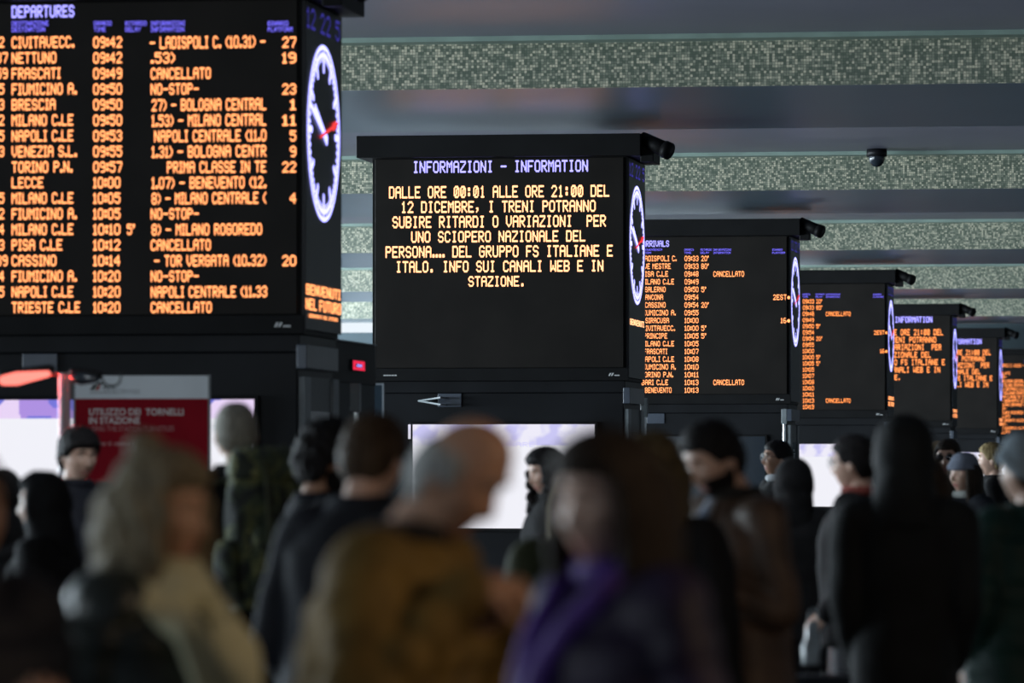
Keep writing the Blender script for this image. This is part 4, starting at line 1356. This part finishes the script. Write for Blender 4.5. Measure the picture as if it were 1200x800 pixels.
P11b = person('person in black hooded jacket between the bearded man and the one with red collar', 930, 536, 26, 175, 'fair', None, None, arms=('pocket', 'pocket'), coat=C['black'], hood='up', wide=1.22)
# far row
P11 = person('man with spectacles, swept-back dark hair and white collar, far behind in profile', 911, 515, 37, -72, 'warm', 'short', H['black'], arms=('down', 'down'), coat=C['black'], glasses='clear', collar=C['white'], head_pitch=-4)
P14 = person('woman in slate blue beanie and pale fur collar looking left', 1130, 532, 33, -52, 'fair', 'long', H['dark'], arms=('pocket', 'pocket'), coat=C['navy'], hat='beanie', hat_mat=C['beanie_slate'], collar=C['grey_fur'], fem=1)
P15 = person('man wearing dark sunglasses behind the slate blue beanie', 1111, 514, 36.5, -18, 'fair', 'short', H['dark'], arms=('phone', 'phone'), coat=C['black'], glasses='sun')
P15b = person('person in brown felt cap half hidden behind the sunglasses', 1101, 516, 40, -10, 'fair', 'crop', H['dark'], arms=('down', 'down'), coat=C['navy'], hat='cap', hat_mat=C['cap_brown'])
P16 = person('fair-haired person in black coat facing left next to the distant screen', 1162, 518, 40.5, -98, 'fair', 'short', H['blond'], arms=('down', 'down'), coat=C['black'])

# ================================================================== bags and belongings
def held(name, label, cat, info, base, group=None):
    """An Empty standing in a person's own frame at base (already in metres)."""
    t = bpy.data.objects.new(name, None); COL.objects.link(t); t.empty_display_size = 0.2
    t.matrix_world = info['M'] @ Matrix.Translation(base)
    tag(t, label, cat, group)
    return t


M['camo'] = None
m = bpy.data.materials.new('camouflage_cloth'); m.use_nodes = True
nt = m.node_tree; b = nt.nodes['Principled BSDF']; b.inputs['Roughness'].default_value = 0.8
tc = nt.nodes.new('ShaderNodeTexCoord'); n1 = nt.nodes.new('ShaderNodeTexNoise'); n1.inputs['Scale'].default_value = 11; n1.inputs['Detail'].default_value = 1.5; n1.inputs['Distortion'].default_value = 0.8
rp = nt.nodes.new('ShaderNodeValToRGB'); rp.color_ramp.interpolation = 'CONSTANT'
e = rp.color_ramp.elements
e[0].color = (0.010, 0.013, 0.009, 1); e[1].position = 0.42; e[1].color = (0.035, 0.048, 0.024, 1)
x = e.new(0.52); x.color = (0.075, 0.085, 0.030, 1); x = e.new(0.60); x.color = (0.16, 0.16, 0.06, 1); x = e.new(0.66); x.color = (0.02, 0.026, 0.016, 1)
nt.links.new(tc.outputs['Object'], n1.inputs['Vector']); nt.links.new(n1.outputs['Fac'], rp.inputs[0]); nt.links.new(rp.outputs[0], b.inputs['Base Color'])
M['camo'] = m
M['webbing'] = cloth('olive_webbing', (0.05, 0.055, 0.03))
S = P5['S']
t = held('backpack', 'large camouflage backpack on the back of the grey-haired man', 'backpack', P5, (0, 0.185 * S, 0.965 * S))


def bag_part(name, b, m, vox, rnd=0.012, parent=t):
    def fn(c):
        return (Vector(c) + noise.noise_vector(Vector(c) * 12) * rnd) * S
    return put(name, remeshed(b, vox, 3, fn), m, parent)


bag_part('pack_body', MB().loft([(0, 0.10, 0.0, 0.135, 0.095), (0, 0.10, 0.05, 0.155, 0.11), (0, 0.10, 0.25, 0.165, 0.115), (0, 0.10, 0.45, 0.160, 0.11), (0, 0.09, 0.54, 0.145, 0.10), (0, 0.08, 0.585, 0.11, 0.07)], 28), M['camo'], 0.010)
bag_part('lid', MB().loft([(0, 0.105, 0.50, 0.160, 0.115), (0, 0.105, 0.53, 0.168, 0.122), (0, 0.095, 0.59, 0.150, 0.105), (0, 0.085, 0.62, 0.11, 0.07)], 28), M['camo'], 0.010)
bag_part('front_pocket', MB().loft([(0, 0.20, 0.05, 0.10, 0.045), (0, 0.205, 0.10, 0.115, 0.055), (0, 0.205, 0.27, 0.115, 0.055), (0, 0.20, 0.33, 0.10, 0.04)], 24), M['camo'], 0.009)
for sgn in (-1, 1):
    bag_part('side_pocket', MB().loft([(sgn * 0.165, 0.11, 0.04, 0.035, 0.06), (sgn * 0.168, 0.11, 0.08, 0.045, 0.07), (sgn * 0.168, 0.11, 0.22, 0.045, 0.07), (sgn * 0.165, 0.11, 0.27, 0.03, 0.05)], 18), M['camo'], 0.009)
    b = MB().tube(catmull([(sgn * 0.085, 0.01, 0.50), (sgn * 0.105, -0.10, 0.485), (sgn * 0.125, -0.24, 0.42), (sgn * 0.14, -0.34, 0.28), (sgn * 0.165, -0.29, 0.10), (sgn * 0.185, -0.14, 0.06), (sgn * 0.15, 0.02, 0.06)], 6), 0.026, 10, flat=0.35, side=(1, 0, 0))
    b.xf(lambda v: v * S); b.build('shoulder_strap', M['webbing'], t, True)
    b = MB().tube(catmull([(sgn * 0.07, 0.10, 0.625), (sgn * 0.07, 0.225, 0.55), (sgn * 0.07, 0.262, 0.40), (sgn * 0.07, 0.275, 0.20)], 5), 0.010, 8, flat=0.4, side=(1, 0, 0))
    b.xf(lambda v: v * S); b.build('buckle_strap', M['webbing'], t, True)

# phone with a lit violet screen
h = P0['hands'][0]
t = thing('smartphone', 'smartphone with a lit violet screen held low by the hooded person at far left', 'phone', tuple(h), 0)
t.rotation_euler = (R(50), 0, YAW + R(-60))
MB().box((-0.037, -0.005, -0.075), (0.037, 0.004, 0.075), 0.003).build('phone_body', M['housing'], t)
MB().box((-0.034, -0.0062, -0.070), (0.034, -0.0052, 0.070)).build('screen', glow('violet_screen', (0.55, 0.30, 1.0), 0.9), t)


def suitcase(label, px, d, rz, hgt, wdt, handle, color):
    X, Y = ground(px, d)
    t = thing('suitcase', label, 'suitcase', (X, Y, 0), rz, 'suitcases on the floor')
    b = MB().box((-wdt / 2, -0.13, 0.07), (wdt / 2, 0.13, hgt), 0.035)
    b.build('shell', color, t, True)
    r = MB()
    for k in range(6):
        x = -wdt / 2 + 0.05 + k * (wdt - 0.10) / 5
        r.box((x - 0.008, -0.137, 0.12), (x + 0.008, 0.137, hgt - 0.05), 0.003)
    r.build('ribbing', color, t)
    for sx in (-1, 1):
        for sy in (-1, 1):
            MB().tube([(sx * (wdt / 2 - 0.05) - 0.012, sy * 0.095, 0.032), (sx * (wdt / 2 - 0.05) + 0.012, sy * 0.095, 0.032)], 0.030, 16, caps=False).box((sx * (wdt / 2 - 0.05) - 0.02, sy * 0.095 - 0.02, 0.05), (sx * (wdt / 2 - 0.05) + 0.02, sy * 0.095 + 0.02, 0.08)).build('wheel', M['shoe'], t)
    g = MB().tube(catmull([(-0.06, 0, hgt), (-0.05, 0, hgt + 0.025), (0.05, 0, hgt + 0.025), (0.06, 0, hgt)], 5), 0.010, 10)
    g.build('carry_handle', M['housing'], t, True)
    if handle:
        g = MB()
        for sx in (-1, 1):
            g.tube([(sx * 0.075, 0.10, hgt - 0.02), (sx * 0.075, 0.10, handle - 0.03)], 0.008, 10)
        g.build('telescopic_rod', mat('handle_rod_grey', (0.10, 0.11, 0.12), 0.4), t, True)
        MB().tube(catmull([(-0.08, 0.10, handle - 0.03), (-0.055, 0.10, handle), (0.055, 0.10, handle), (0.08, 0.10, handle - 0.03)], 5), 0.014, 12).build('grip', M['housing'], t, True)
    return t


suitcase('dark suitcase with its grip pulled up behind the bearded man', 886, 20, 0.5, 0.68, 0.42, 1.10, mat('graphite_shell', (0.03, 0.034, 0.04), 0.35))
suitcase('big black suitcase carrying a crumpled white bag', 948, 20.4, 0.1, 0.80, 0.50, 0, mat('black_shell', (0.012, 0.012, 0.014), 0.35))
X, Y = ground(950, 20.4)
t = thing('carrier_bag', 'crumpled white bag standing on the big black suitcase', 'bag', (X, Y, 0.842), 0.2)
t.scale = (0.6, 0.6, 0.9)


def fn(c):
    return Vector(c) + noise.noise_vector(Vector(c) * 22) * 0.02 * min(1, max(0, c.z * 12))


put('bag_body', remeshed(MB().loft([(0, 0, 0.0, 0.055, 0.04), (0, 0, 0.06, 0.06, 0.045), (0.004, 0, 0.14, 0.045, 0.03), (0.012, 0, 0.19, 0.03, 0.018)], 20), 0.006, 1, fn), mat('white_plastic', (0.5, 0.55, 0.58), 0.4, var=0.1), t)
MB().ring((0.012, 0, 0.215), 0.028, 0.004, 'y', 20, 6).build('handle_loop', mat('white_loop', (0.5, 0.55, 0.58), 0.5), t, True)
# tan shoulder bag
S = P17['S']
t = held('shoulder_bag', 'tan shoulder bag at the hip of the person in the bottle green jacket', 'bag', P17, (-0.36 * S, 0.02, 0.80 * S))
tan = cloth('tan_leather', (0.30, 0.23, 0.14), 0.6)
put('bag_body', remeshed(MB().box((-0.07, -0.16, 0.0), (0.07, 0.16, 0.27), 0.03), 0.010, 2, lambda c: c + noise.noise_vector(c * 9) * 0.012), tan, t)
MB().box((-0.078, -0.15, 0.15), (-0.066, 0.15, 0.275), 0.004).build('flap', tan, t)
MB().tube(catmull([(0.0, -0.15, 0.25), (0.055, -0.15, 0.45), (0.12, -0.05, 0.655), (0.12, 0.05, 0.66), (0.055, 0.14, 0.45), (0.0, 0.15, 0.25)], 6), 0.014, 8, flat=0.4).build('strap', tan, t, True)
